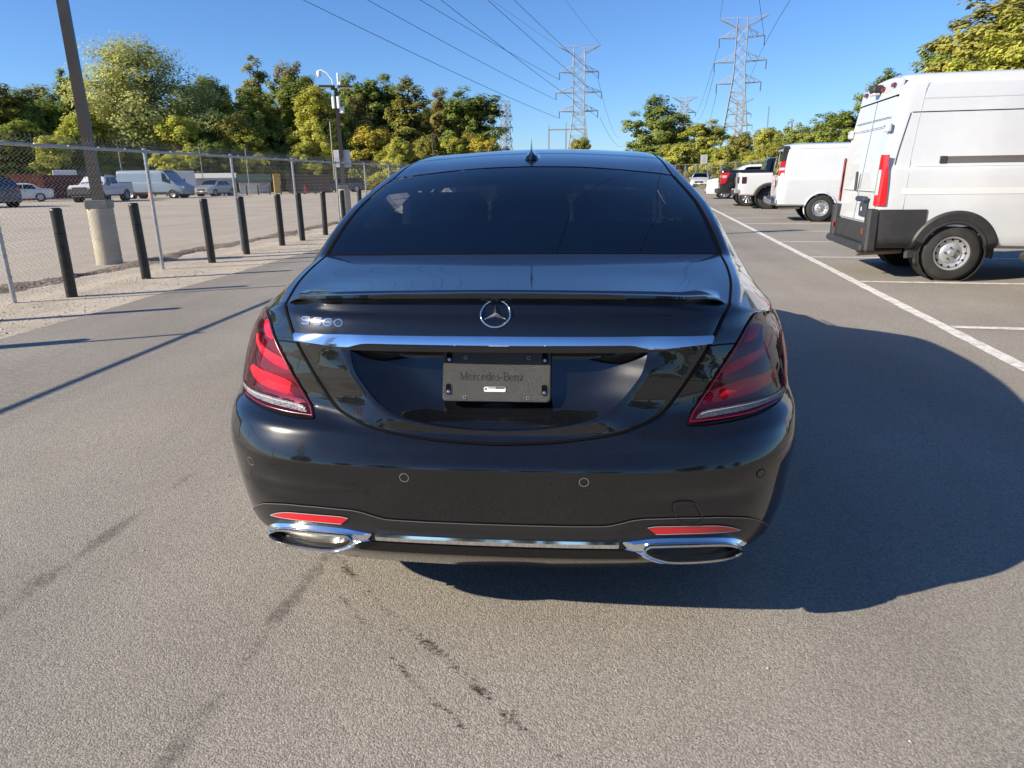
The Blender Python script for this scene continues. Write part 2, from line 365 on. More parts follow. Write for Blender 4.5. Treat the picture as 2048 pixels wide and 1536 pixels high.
# lower body with openings for the lid, the lamps and the wheel arches
body = MB()
C = (LOW[:-1, :-1] + LOW[1:, 1:]) / 2
mask = np.ones(C.shape[:2], bool)
lidpoly = lidfull
mask &= ~(inpoly(C[..., 0], C[..., 2], lidpoly) & (C[..., 1] < .4))
lamppoly = lampfull
mask &= ~(inpoly(C[..., 0], C[..., 2], lamppoly) & (C[..., 1] < .9))
for wy in (1.07, 4.23): mask &= ~((np.hypot(C[..., 1] - wy, C[..., 2] - .35) < .378) & (C[..., 0] > .6))
mirror_pair(body, LOWB, mask)
tm = np.zeros((TOPG.shape[0] - 1, TOPG.shape[1] - 1), int)      # 0 body 1 lid 2 rear glass 3 roof 4 windscreen 5 side glass
tm[:r3, :j3] = 1; tm[r3:r6, :j3] = 2; tm[r6:rw0, :j3] = 3; tm[rw0:rw1, :j3] = 4
sg0, sg1 = row_of(5.75), row_of(10.6); ja, jb = j4 + 1, int(np.argmin(np.abs(tcol - 5.72)))
tm[sg0:sg1, ja:jb] = 5
mirror_pair(body, TOPG, tm == 0)
body.build('body', PAINT, car, smooth=50, weld=.0006)
roof = MB(); mirror_pair(roof, TOPG, tm == 3); roof.build('roof', PAINT, car, smooth=180, weld=.0005)
gl = MB(); mirror_pair(gl, TOPG, tm == 2); rear_window = gl.build('rear_window', M_CARGLASS, car, smooth=180, weld=.0005)
ws = MB(); mirror_pair(ws, TOPG, tm == 4); ws.build('windscreen', glass('clear_windscreen', (.82, .86, .86)), car, smooth=180, weld=.0005)
for sgn in (1, -1):
    g = MB(); g.grid(TOPG * np.array([sgn, 1, 1]), flip=sgn < 0, mask=tm == 5); g.build('side_window', glass('side_glass', (.55, .58, .60)), car, smooth=180)
# ceramic band round the rear glass (dark printed edge), just inside the glass
M_FRIT = mat('printed_glass_edge', (.012, .011, .012), .5)
fr = MB(); e1, e2, e3 = max(1, int(.09 / .651 * 30)), 3, 2
fm = (tm == 2).copy(); fm[r3 + 3:r6 - 3, :j3 - e1] = False
inner = TOPG.copy(); inner[..., 2] -= .004; inner[..., 1] += .003
mirror_pair(fr, inner, fm); fr.build('glass_edge_band', M_FRIT, rear_window, smooth=180, weld=.0005)
hl = inner.copy(); M_HEAT = mat('heater_line', (.10, .07, .05), .6)
for k in range(r3 + 4, r6 - 3, 1):
    P = np.concatenate([hl[k, :j3 - e1 - 1][::-1] * [-1, 1, 1], hl[k, 1:j3 - e1 - 1]]); MB().tube(P[::3], .0009, 4, caps=False).build('heater_line', M_HEAT, rear_window, smooth=0)
# ---- trunk lid: deck, upper rear face, ring round the plate recess and the recess itself
lid = MB(); mirror_pair(lid, TOPG, tm == 1)
tt = np.linspace(0, 1, 26); uu = np.linspace(-1, 1, 81)
xg = pchip([.882, .893, .916, .948, .970, .985], [.577, .583, .598, .617, .633, .651])
z0 = .882 + (.985 - .882) * tt; X = uu[None] * xg(z0)[:, None]; Z = .882 + (ZR(np.abs(X)) - .882) * tt[:, None]
ed_ = np.where(np.abs(uu)[None] > .999, .0005, .003) * (1 - tt[:, None] ** 6); PU = np.stack([X, Yrear(X, Z) - ed_, Z], -1); lid.grid(PU)
def half2full(P, n):
    P = resample(catmull(P, 300), n); L = P[::-1] * [-1, 1]; return np.concatenate([L[:-1], P])
lo = LID_OUT[:12]; OUTF, RIMF = half2full(lo, 61), half2full(RIM, 61)
A = [RIMF * (1 - r) + OUTF * r for r in np.linspace(0, 1, 13)]; A = np.array(A)
# lower lip of the lid rolls under
lipf = np.linspace(0, 1, 13)[:, None]
PA = Prear(A[..., 0], A[..., 1], np.broadcast_to(.003 - .0025 * np.clip((lipf - .93) / .07, 0, 1), A.shape[:2]))
PA[..., 1] += .004 * np.clip((.12 - lipf) / .12, 0, 1) ** 2
lid.grid(PA, flip=True)
lip2 = PA[-1] + np.array([0, .035, .004]); lid.grid(np.stack([PA[-1], lip2]), flip=True)
loop = np.concatenate([RIMF, np.stack([np.linspace(.414, -.414, 40)[1:-1], np.full(38, .884)], 1)])
rec = []
for r in np.linspace(0, 1, 22):
    Q = np.array([0, .80]) * r + loop * (1 - r); b = 1 - (1 - min(r / .44, 1)) ** 2.2
    Yl = Yrear(Q[:, 0], Q[:, 1]) + .004; Yf = .020 + (Q[:, 1] - .75) * .375
    rec.append(np.stack([Q[:, 0], Yl * (1 - b) + Yf * b, Q[:, 1]], 1))
rec = np.array(rec); rec = np.concatenate([rec, rec[:, :1]], 1); lid.grid(rec, flip=False)
trunk = lid.build('trunk_lid', PAINT, car, smooth=40, weld=.0004)
# panel gaps
def gap(name, P, N, w=.007, off=.0012, parent=car, m=M_GAP):
    return ribbon(MB(), P, N, w, off).build(name, m, parent, smooth=60)
def rear_curve(pts, n=80, mirror=False, off=0):
    Q = resample(catmull(pts, 400), n)
    if mirror: Q = np.concatenate([Q[::-1][:-1] * [-1, 1], Q])
    return Prear(Q[:, 0], Q[:, 1]), Nrear(Q[:, 0], Q[:, 1])
def curve_normals(P, up):
    T = np.gradient(P, axis=0); T /= np.linalg.norm(T, axis=1)[:, None]; N = up - T * np.sum(up * T, 1)[:, None]; return N / np.linalg.norm(N, axis=1)[:, None]
def grid_normals(G):
    du = np.gradient(G, axis=0); dv = np.gradient(G, axis=1); n = np.cross(du, dv); n /= np.linalg.norm(n, axis=-1, keepdims=True) + 1e-12; return n
TN = grid_normals(TOPG); TN *= np.where(TN[..., 2:3] < 0, -1, 1)
P, N = rear_curve(LID_OUT, 120, True); gap('trunk_gap', P, N, .008, .0034)
for s in (1, -1):
    m3 = np.array([s, 1, 1])
    gap('trunk_gap', (TOPG[:r3 + 1, j3]) * m3, TN[:r3 + 1, j3] * m3, .008)
    gap('glass_seal', TOPG[r3:r6 + 1, j3] * m3, TN[r3:r6 + 1, j3] * m3, .016, .0015)
    gap('roof_trim', TOPG[r6:rw0, j3] * m3, TN[r6:rw0, j3] * m3, .010, .001)
    jt = min(j3 + 4, j4); gap('roof_trim', TOPG[r6:rw0, jt] * m3, TN[r6:rw0, jt] * m3, .004, .001)
    P, N = rear_curve([(.580, .890), (.62, .8905), (.669, .887)], 20); gap('fender_seam', P * m3, N * m3, .004)
    P, N = rear_curve(LAMP_IN, 60); gap('lamp_gap', P * m3, N * m3, .006, .003)
    P, N = rear_curve(np.concatenate([LAMP_IN[:1], [(.56, .6865), (.603, .6875), (.667, .6905), (.735, .6955)], LAMP_OUT[:6]]), 60); gap('lamp_gap', P * m3, N * m3, .006, .003)
def full_row(i): return np.concatenate([TOPG[i, :j3 + 1][::-1] * [-1, 1, 1], TOPG[i, 1:j3 + 1]]), np.concatenate([TN[i, :j3 + 1][::-1] * [-1, 1, 1], TN[i, 1:j3 + 1]])
P, N = full_row(r3); gap('glass_seal', P, N, .010)
P, N = full_row(r6); gap('glass_seal', P, N, .010)
P, N = full_row(rs); gap('sunroof_seam', P, N, .006)
# ---- deck-lid lip spoiler
sx = np.linspace(-.637, .637, 101); ax_ = np.abs(sx) / .637; e = np.sqrt(np.maximum(0, 1 - ax_ ** 14)); h = .023 - .008 * ax_ ** 2
zr_ = ZR(np.abs(sx)); yr_ = Yrear(sx, zr_)
S = []
for dy, dz in ((.11, .0215), (.06, .021), (.015, .024), (-.018, .026), (-.026, .024), (-.027, .015), (-.022, .004), (-.002, -.006), (.02, -.012)):
    k = 1 if dz < .01 else h / .026
    S.append(np.stack([sx, yr_ + (dy if dy > 0 else dy * e - .002 * (1 - e)), zr_ + dz * k * np.where(ax_ > .9, e ** .7, 1) * (1 if dz > 0 else e)], 1))
S = np.array(S)
# front edge of the spoiler meets the deck
for i in range(len(sx)):
    f = abs(sx[i]); dk = [np.interp(f, TOPG[r, :j3 + 3, 0], TOPG[r, :j3 + 3, 2]) for r in range(0, row_of(1.3))]; dy_ = [np.interp(f, TOPG[r, :j3 + 3, 0], TOPG[r, :j3 + 3, 1]) for r in range(0, row_of(1.3))]
    for k in (0, 1):
        S[k, i, 2] = np.interp(S[k, i, 1], dy_, dk) + (.0006 if k == 0 else .004 * e[i])
MB().grid(S).build('spoiler', PAINT, trunk, smooth=40)
# ---- chrome handle strip
xs = np.r_[np.linspace(0, .385, 40), np.linspace(.385, .42, 16)[1:], np.linspace(.42, .586, 24)[1:]]
zt = pchip([0, .4, .6], [.9265, .9255, .917])(xs); zb = pchip([0, .34, .37, .395, .42, .45, .5, .6], [.9005, .9012, .900, .8945, .889, .889, .8915, .8955])(xs)
mid = zb * .42 + zt * .58; xe1 = np.where(xs > .5, 1 + (xs - .5) / .086 * .0, 1)
prof = [(zt, .000), (zt - .0012, .003), (mid, .0062), (zb + .0020, .0088), (zb, .0070), (zb + .0005, -.004)]
G = np.array([Prear(xs + (.012 * (z - zb) / (zt - zb + 1e-6)) * (xs > .5) * (xs - .5) / .086, z, o) for z, o in prof])
cs = MB(); cs.grid(G, flip=True); cs.grid(G * [-1, 1, 1]); cs.build('chrome_strip', M_CHROME, trunk, smooth=30, weld=.0004)
# dark underside shelf above the plate
MB().grid(np.array([[(x, float(Yrear(x, .895)) + d, .893 - .003 * (d > .02)) for x in np.linspace(-.40, .40, 30)] for d in (.0, .09)])).build('plate_light_shelf', M_SATIN, trunk, smooth=0)
# ---- tail lamps
def lamp_lens():
    m = bpy.data.materials.new('red_lamp_lens'); m.use_nodes = True; t = m.node_tree; t.nodes.clear(); L = t.links
    o = t.nodes.new('ShaderNodeOutputMaterial'); mx = t.nodes.new('ShaderNodeMixShader'); fr = t.nodes.new('ShaderNodeFresnel'); fr.inputs[0].default_value = 1.45
    tr = t.nodes.new('ShaderNodeBsdfTransparent'); tr.inputs[0].default_value = (1.0, .55, .64, 1)
    g = t.nodes.new('ShaderNodeBsdfGlossy'); g.inputs['Roughness'].default_value = .02
    df = t.nodes.new('ShaderNodeBsdfDiffuse'); df.inputs[0].default_value = (.30, .015, .06, 1); m2 = t.nodes.new('ShaderNodeMixShader'); m2.inputs[0].default_value = .10
    L.new(tr.outputs[0], m2.inputs[1]); L.new(df.outputs[0], m2.inputs[2]); L.new(fr.outputs[0], mx.inputs[0]); L.new(m2.outputs[0], mx.inputs[1]); L.new(g.outputs[0], mx.inputs[2]); L.new(mx.outputs[0], o.inputs[0]); return m
M_LENS = lamp_lens()
M_RED = mat('red_light_bar', (.95, .010, .065), .35, noise=.25, nscale=160, bump=.6, bscale=260)
M_CLEAR = mat('clear_light_strip', (.11, .11, .125), .3, .5, noise=.45, nscale=120, bump=.5, bscale=200)
M_HOUS = mat('lamp_housing', (.10, .006, .030), .4)
LIi, LOo = resample(catmull(LAMP_IN, 300), 40), resample(catmull(LAMP_OUT, 300), 40)
def lampP(poly, off):       # polygon strip in (x,z) -> surface points
    return Prear(poly[..., 0], poly[..., 1], off)
def ruled(a, b, n=18): return np.stack([a * (1 - t) + b * t for t in np.linspace(0, 1, n)], 1)
BARS = [
 ([(.628, .807), (.642, .826), (.664, .840), (.716, .850), (.757, .856), (.788, .865), (.806, .878)], [(.640, .806), (.660, .810), (.692, .817), (.74, .829), (.775, .840), (.800, .852), (.818, .868)]),
 ([(.573, .734), (.586, .751), (.606, .765), (.648, .779), (.715, .787), (.767, .788), (.812, .789)], [(.585, .733), (.605, .734), (.640, .737), (.693, .742), (.745, .747), (.785, .753), (.820, .762)]),
 ([(.700, .886), (.709, .899), (.718, .909), (.728, .919), (.738, .928), (.752, .928)], [(.712, .886), (.726, .886), (.742, .889), (.758, .895), (.772, .905), (.785, .915)]),
]
CLEARS = ([(.548, .698), (.562, .711), (.586, .717), (.649, .7225), (.739, .726), (.797, .729), (.83, .735)], [(.556, .697), (.575, .6985), (.605, .701), (.669, .7045), (.738, .709), (.798, .715), (.836, .722)])
for s in (1, -1):
    m3 = np.array([s, 1, 1])
    lamp = MB(); G = lampP(ruled(LIi, LOo, 22), .004); lamp.grid(G * m3, flip=s < 0)
    for edge in (G[:, 0], G[:, -1], G[0], G[-1]):
        ins = edge.copy(); ins[:, 1] += .012; lamp.grid(np.stack([edge, ins]) * m3)
    lamp = lamp.build('tail_lamp', M_LENS, car, smooth=40)
    cen2 = (ruled(LIi, LOo, 3)[:, 1]).mean(0)
    sc_ = lambda a: cen2 + (a - cen2) * .97
    MB().grid(lampP(ruled(sc_(LIi), sc_(LOo), 22), -.035) * m3, flip=s < 0).build('housing', M_HOUS, lamp, smooth=180)
    for a, b in BARS:
        a, b = resample(catmull(a, 100), 30), resample(catmull(b, 100), 30); q = ruled(a, b, 8)
        MB().grid(lampP(q, -.008 - .006 * np.linspace(-1, 1, 8)[None, :] ** 2) * m3, flip=s < 0).build('red_bar', M_RED, lamp, smooth=60)
    a, b = resample(catmull(CLEARS[0], 100), 49), resample(catmull(CLEARS[1], 100), 49); q = ruled(a, b, 7)
    stp = MB(); offs = .0052 + .0012 * (np.arange(49) % 6 / 6)[:, None] * np.ones((1, 7)); stp.grid(lampP(q, offs) * m3, flip=s < 0); stp.build('clear_strip', M_CLEAR, lamp, smooth=20)
    for t0 in (.30,): 
        ln = resample(a * (1 - t0) + b * t0, 40)[2:-2]; ribbon(MB(), lampP(ln, 0) * m3, Nrear(ln[:, 0], ln[:, 1]) * m3, .0022, .0068).build('light_line', mat('white_line', (.42, .42, .44), .3), lamp, smooth=0)
    for edge in (LIi, np.concatenate([LIi[:1], [(.6, .6895), (.7, .694)], LOo[:1]])):
        c2 = resample(edge, 40); c2 = cen2 + (c2 - cen2) * .968; ribbon(MB(), lampP(c2, 0) * m3, Nrear(c2[:, 0], c2[:, 1]) * m3, .0022, .0046).build('lens_rim', mat('lens_rim_red', (.22, .008, .025), .3), lamp, smooth=0)
# ---- bumper: lower insert, its edge line, chrome bar, exhausts, reflectors, sensors
ZV = pchip([0, .155, .305, .346, .382, .42, .5, .56, .61, .664, .705, .738, .767, .797], [.416, .416, .418, .427, .437, .441, .441, .438, .434, .424, .412, .394, .371, .334])
vx = np.linspace(-.795, .795, 121); tv = np.linspace(0, 1, 14)
zbv = .302 + .012 * (np.abs(vx) / .8) ** 2
Zg = zbv[None] + (np.maximum(ZV(np.abs(vx)), zbv + .004) - zbv)[None] * tv[:, None]; Xg = np.broadcast_to(vx, Zg.shape)
dv = -.004 * np.ones_like(Zg) * 1.0
val = Prear(Xg, Zg, .002 + .006 * np.sin(np.pi * np.clip((tv[:, None] - .55) / .45, 0, 1)) * (1 - sst(.33, .40, np.abs(Xg))))
valance = MB().grid(val).build('rear_valance', M_SATIN, car, smooth=60)
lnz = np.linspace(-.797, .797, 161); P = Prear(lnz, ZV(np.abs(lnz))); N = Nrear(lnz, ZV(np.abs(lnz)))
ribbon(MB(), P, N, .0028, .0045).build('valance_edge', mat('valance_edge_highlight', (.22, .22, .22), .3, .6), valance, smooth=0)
vb = np.linspace(-.40, .40, 60)
dg = np.array([Prear(vb, np.full(60, z), o) for z, o in ((.338, .004), (.322, .010), (.312, .012), (.307, .004), (.300, -.03))])
MB().grid(dg, flip=True).build('diffuser_lip', mat('gloss_black_trim', (.006, .006, .006), .12), valance, smooth=40)
bx_ = np.linspace(-.3445, .3445, 61)
G = np.array([Prear(bx_, np.full(61, z), o) for z, o in ((.3705, .0), (.3700, .009), (.363, .0125), (.3500, .0115), (.3475, .008), (.3475, -.004))])
MB().grid(G, flip=True).build('chrome_bar', M_CHROME, valance, smooth=30)
FR = np.array([(.350, .3695), (.372, .3715), (.396, .3745), (.432, .379), (.493, .379), (.592, .372), (.656, .361), (.689, .348), (.709, .333), (.722, .317), (.718, .303), (.693, .294), (.648, .290), (.571, .291), (.472, .298), (.43, .312), (.398, .333), (.375, .346), (.350, .3478)])
TO = np.array([(.415, .345), (.423, .356), (.445, .360), (.568, .355), (.645, .344), (.683, .328), (.702, .310), (.691, .299), (.635, .298), (.50, .306), (.454, .318), (.429, .331)])
def yex(x): return Yrear(np.minimum(np.abs(x), .75), .37)
M_SOOT = mat('exhaust_inside', (.012, .011, .010), .6, noise=.3)
M_TIP = mat('brushed_steel_tip', (.72, .69, .64), .16, 1.0, noise=.06, nscale=60)
for s in (1, -1):
    m3 = np.array([s, 1, 1]); n = 120
    to = resample(catmull(TO, 300, True), n, True); fr2 = resample(np.concatenate([catmull(FR, 300)]), n, True)
    i0 = int(np.argmin(np.hypot(*(fr2 - to[0]).T))); 
    # order both loops by angle about the tip centre so that they pair up
    c0 = np.array([.565, .327])
    def byang(L):
        a = np.arctan2((L[:, 1] - c0[1]) * 4, L[:, 0] - c0[0]); o = np.argsort(a); a = a[o]; L = L[o]; g = np.linspace(-math.pi, math.pi, n, endpoint=False)
        return np.stack([np.interp(g, a, L[:, k], period=2 * math.pi) for k in (0, 1)], 1)
    to_, fr_ = byang(resample(catmull(TO, 300, True), 400, True)), byang(resample(catmull(FR, 300), 400))
    def ring3(L, dy): return np.stack([L[:, 0], yex(L[:, 0]) + dy, L[:, 1]], 1)
    fr_ = np.where((fr_[:, 1:] < to_[:, 1:] + .0) & (to_[:, 1:] < .327), np.minimum(fr_, to_ + [0, -.004]), fr_)
    mid_ = (to_ * .45 + fr_ * .55)
    tr = MB(); tr.grid(np.stack([ring3(fr_, .004), ring3(fr_ * .985 + c0 * .015, -.010), ring3(mid_, -.016), ring3(to_, -.010), ring3(to_, .02)]) * m3, flip=s > 0)
    # close the seam of the angular loops
    Gq = np.stack([ring3(fr_, .004), ring3(fr_ * .985 + c0 * .015, -.010), ring3(mid_, -.016), ring3(to_, -.010), ring3(to_, .02)])
    tr.grid(np.stack([Gq[:, -1], Gq[:, 0]], 1) * m3, flip=s > 0)
    trim = tr.build('exhaust_trim', M_CHROME, valance, smooth=35)
    tin = c0 + (to_ - c0) * [.955, .78]; tin2 = c0 + (to_ - c0) * [.97, .86]
    sh = c0 + (to_ - c0) * [.985, .93]
    Gq = np.stack([ring3(sh, .012), ring3(sh, -.012), ring3(tin2, -.020), ring3(tin, -.014), ring3(tin, .05)]); Gq = np.concatenate([Gq, Gq[:, :1]], 1)
    tip = MB().grid(Gq * m3, flip=s > 0).build('exhaust_tip', M_TIP, valance, smooth=50)
    Gd = np.stack([ring3(tin * .999 + c0 * .001, .045), ring3(c0 + (tin - c0) * [.93, .8], .16), ring3(c0 + (tin - c0) * .01, .16)]); Gd = np.concatenate([Gd, Gd[:, :1]], 1)
    MB().grid(Gd * m3, flip=s > 0).build('exhaust_bore', M_SOOT, tip, smooth=60)
    up = np.array([(.4215, .414), (.448, .4175), (.515, .4155), (.567, .412), (.615, .4065), (.654, .395), (.686, .378)]); dn = np.array([(.445, .3925), (.47, .3915), (.515, .3905), (.567, .3875), (.615, .3835), (.654, .3795), (.6865, .377)])
    a, b = resample(catmull(up, 100), 30), resample(catmull(dn, 100), 30)
    MB().grid(Prear(*np.moveaxis(ruled(a, b, 6), -1, 0), .005) * m3, flip=s < 0).build('reflector', mat('red_reflector', (.62, .008, .02), .15, coat=1, noise=.15, nscale=300), valance, smooth=60)
    e = np.concatenate([a, b[::-1]]); ribbon(MB(), Prear(e[:, 0], e[:, 1]) * m3, Nrear(e[:, 0], e[:, 1]) * m3, .0022, .006).build('reflector_rim', mat('reflector_rim_grey', (.4, .4, .4), .3), valance, smooth=0)
M_SENS = mat('sensor_ring', (.38, .38, .38), .25, .8)
for x, z in ((-.730, .5495), (-.245, .5545), (.246, .5545), (.731, .5495)):
    a = np.linspace(0, 2 * math.pi, 33); c2 = np.stack([x + .0125 * np.cos(a), z + .0125 * np.sin(a)], 1)
    so = MB().add(np.concatenate([Prear(c2[:-1, 0], c2[:-1, 1], .001), [Prear(np.array(x), np.array(z), .0015)]]), [(i, (i + 1) % 32, 32) for i in range(32)]).build('parking_sensor', PAINT, car, smooth=180)
    ribbon(MB(), Prear(c2[:, 0], c2[:, 1]), Nrear(c2[:, 0], c2[:, 1]), .0021, .0012).build('sensor_ring', M_SENS if x < .7 else M_GAP, so, smooth=0)
tw = resample(catmull([(.489, .470), (.499, .481), (.542, .480), (.556, .466), (.570, .436), (.562, .420), (.522, .421), (.503, .437)], 200, True), 60, True); tw = np.concatenate([tw, tw[:1]])
ribbon(MB(), Prear(tw[:, 0], tw[:, 1], .003), Nrear(tw[:, 0], tw[:, 1]), .0022, .0045).build('tow_eye_cover', mat('seam_grey', (.045, .045, .045), .3, .5), car, smooth=0)
# ---- plate holder with its screws, holes, lettering and sticker
tilt = math.atan2(.043, .113); hold = empty('plate_holder', (0, .0135, .8085)); hold.parent = car; hold.rotation_euler = (-tilt, 0, 0)
M_HOLD = M_PLAST
def rrect(w, h, r, n=6):
    L = []
    for cx, cy, a0 in ((w - r, h - r, 0), (-w + r, h - r, 90), (-w + r, -h + r, 180), (w - r, -h + r, 270)):
        for k in range(n + 1):
            a = R(a0 + 90 * k / n); L.append((cx + r * math.cos(a), cy + r * math.sin(a)))
    return np.array(L)
def plate(mb, L, y0, y1, bev=.0015):
    n = len(L); c = L.mean(0); A = [(L, y1), (L, y0 + bev), (c + (L - c) * (1 - bev * 14), y0)]
    G = np.stack([np.stack([l[:, 0], np.full(n, y), l[:, 1]], 1) for l, y in A]); G = np.concatenate([G, G[:, :1]], 1); mb.grid(G, flip=False)
    mb.add(np.stack([A[-1][0][:, 0], np.full(n, y0), A[-1][0][:, 1]], 1), [tuple(range(n))[::-1]]); return mb
plate(MB(), rrect(.1515, .073, .012), -.004, .004).build('holder_panel', M_HOLD, hold, smooth=30)
# raised bottom edge
MB().rbox((0, -.0035, -.0705), (.288, .007, .004), .001).build('holder_ledge', M_HOLD, hold)
for x, z in ((-.1345, .0435), (.1345, .0435), (-.1345, -.0465), (.1345, -.0465)):
    a = rrect(.0085, .0165, .0083); plate(MB(), a + [x, z + .007], -.0046, -.003, .0003).build('slot', M_GAP, hold, smooth=0)
    rr = np.concatenate([a, a[:1]]) + [x, z + .007]; P = np.stack([rr[:, 0], np.full(len(rr), -.0045), rr[:, 1]], 1); ribbon(MB(), P, np.tile([0, -1., 0], (len(P), 1)), .0016, .0006).build('slot_rim', M_HOLD, hold, smooth=0)
    MB().lathe([(.0001, -.0078), (.004, -.0076), (.0053, -.006), (.0053, -.004)], (x, 0, z), 1, 16).build('screw', mat('steel_screw', (.6, .6, .6), .3, 1), hold)
for x, z in ((-.0889, .050), (.0889, .050), (-.0889, -.0615), (.0889, -.0615)):
    MB().lathe([(.0001, -.0042), (.003, -.0043), (.0031, -.0052), (.005, -.0052), (.0052, -.004)], (x, 0, z), 1, 14).build('mounting_hole', mat('bare_rim', (.35, .35, .34), .35, .6), hold)
    MB().lathe([(.0001, -.0048), (.0031, -.0047)], (x, 0, z), 1, 12).build('hole', M_GAP, hold, smooth=0)
def stroke_text(glyphs, text, h, gapw, thick, m, parent, name, y, x0, z0, depth=.001, serif=0):
    x = x0
    for ch in text:
        w, strokes = glyphs[ch]; mb = MB()
        for st in strokes:
            pts = np.array(st['p'], float); tk = st.get('w', thick)
            if st.get('c') and len(pts) > 2: pts = catmull(pts, max(10, 8 * len(pts)))
            T = np.gradient(pts, axis=0); T /= np.linalg.norm(T, axis=1)[:, None] + 1e-9; B = np.stack([-T[:, 1], T[:, 0]], 1)
            tk = np.broadcast_to(tk, (len(pts),))[:, None]; a, b = pts + B * tk / 2, pts - B * tk / 2
            Q = lambda l, d: np.stack([x + l[:, 0] * h, np.full(len(l), y - d), z0 + l[:, 1] * h], 1)
            mb.grid(np.stack([Q(a, 0), Q(a, depth), Q(b, depth), Q(b, 0)]))
        mb.build(name, m, parent, smooth=0); x += (w + gapw) * h
    return x
def sf(x, y, w=.22): return dict(p=[(x - w / 2, y), (x + w / 2, y)], w=.055)
def arc(cx, cy, rx_, ry, a0, a1, n=16): return [(cx + rx_ * math.cos(R(a0 + (a1 - a0) * k / n)), cy + ry * math.sin(R(a0 + (a1 - a0) * k / n))) for k in range(n + 1)]
TK, TN2 = .115, .05
E_ = (.56, [dict(p=arc(.28, .34, .22, .30, 0, 180), w=[.05 + .06 * math.sin(R(180 * k / 16)) * 0 + .06 * (k / 16) for k in range(17)]), dict(p=arc(.28, .34, .22, .32, 180, 320), w=[.11 - .05 * k / 16 for k in range(17)]), dict(p=[(.08, .34), (.50, .34)], w=.05)])
SER = {
 'M': (1.0, [dict(p=[(.14, 0), (.14, 1)], w=TN2), dict(p=[(.14, 1), (.48, .04)], w=TK), dict(p=[(.48, .04), (.82, 1)], w=TN2), dict(p=[(.85, 0), (.85, 1)], w=TK), sf(.14, .027), sf(.85, .027, .3), sf(.1, .973, .2), sf(.88, .973, .22)]),
 'e': E_,
 'r': (.46, [dict(p=[(.14, 0), (.14, .66)], w=TK), dict(p=[(.16, .42), (.25, .6), (.36, .64), (.43, .58)], c=1, w=.07), sf(.15, .027, .28), dict(p=[(.03, .63), (.16, .63)], w=.055)]),
 'c': (.54, [dict(p=arc(.29, .33, .22, .31, 40, 320), w=[.06 + .05 * math.sin(math.pi * k / 16) for k in range(17)])]),
 'd': (.62, [dict(p=arc(.27, .33, .20, .31, 20, 340), w=[.05 + .06 * math.sin(math.pi * k / 16) for k in range(17)]), dict(p=[(.49, 0), (.49, 1)], w=TK), sf(.53, .027, .16), dict(p=[(.36, .973), (.5, .973)], w=.055)]),
 's': (.46, [dict(p=[(.38, .56), (.26, .64), (.11, .56), (.15, .43), (.30, .34), (.39, .22), (.33, .07), (.2, .02), (.06, .12)], c=1, w=.085)]),
 '-': (.36, [dict(p=[(.03, .32), (.33, .32)], w=.10)]),
 'B': (.70, [dict(p=[(.17, 0), (.17, 1)], w=TK), dict(p=[(.17, .97), (.4, .97)], w=.05), dict(p=arc(.4, .76, .2, .21, 90, -90), w=.09), dict(p=[(.17, .52), (.42, .52)], w=.05), dict(p=arc(.42, .27, .24, .245, 90, -90), w=.10), dict(p=[(.17, .03), (.42, .03)], w=.05), dict(p=[(.03, .027), (.2, .027)], w=.055), dict(p=[(.03, .973), (.2, .973)], w=.055)]),
 'n': (.64, [dict(p=[(.14, 0), (.14, .66)], w=TK), dict(p=[(.15, .45), (.26, .61), (.40, .63), (.49, .52), (.50, .3), (.50, 0)], c=1, w=.10), sf(.15, .027, .26), sf(.51, .027, .26), dict(p=[(.03, .63), (.16, .63)], w=.055)]),
 'z': (.50, [dict(p=[(.05, .62), (.45, .62)], w=.06), dict(p=[(.43, .63), (.06, .02)], w=.11), dict(p=[(.05, .03), (.46, .03)], w=.06), dict(p=[(.06, .62), (.06, .5)], w=.05), dict(p=[(.45, .03), (.45, .16)], w=.05)]),
}
stroke_text(SER, 'Mercedes-Benz', .0225, .035, .1, mat('engraved_dark', (.010, .010, .011), .5), hold, 'engraved_letter', -.0041, -.1035, -.0135, .0004)
stk = plate(MB(), rrect(.0305, .0068, .004) + [-.004, -.0385], -.0056, -.004, .0003).build('dealer_sticker', mat('white_sticker', (.8, .8, .78), .4), hold, smooth=0)
MB().box((.011, -.0059, -.0345), (.026, .0004, .0042)).build('sticker_print', M_GAP, stk, smooth=0)
for k in range(9): MB().box((-.0215 + k * .0022, -.0059, -.0345), (.0013, .0004, .0032 - .0008 * (k % 3 == 1))).build('sticker_print', M_GAP, stk, smooth=0)
MB().add([(-.0335, -.0059, -.040), (-.029, -.0059, -.033), (-.0245, -.0059, -.0375), (-.028, -.0059, -.0405)], [(0, 3, 2, 1)]).build('sticker_print', mat('print_green_dark', (.02, .05, .03), .5), stk, smooth=0)
for k in range(6): MB().box((-.018 + k * .0065, -.00585, -.0405), (.0005, .0003, .006)).build('sticker_print', mat('print_grey', (.35, .35, .35), .5), stk, smooth=0)
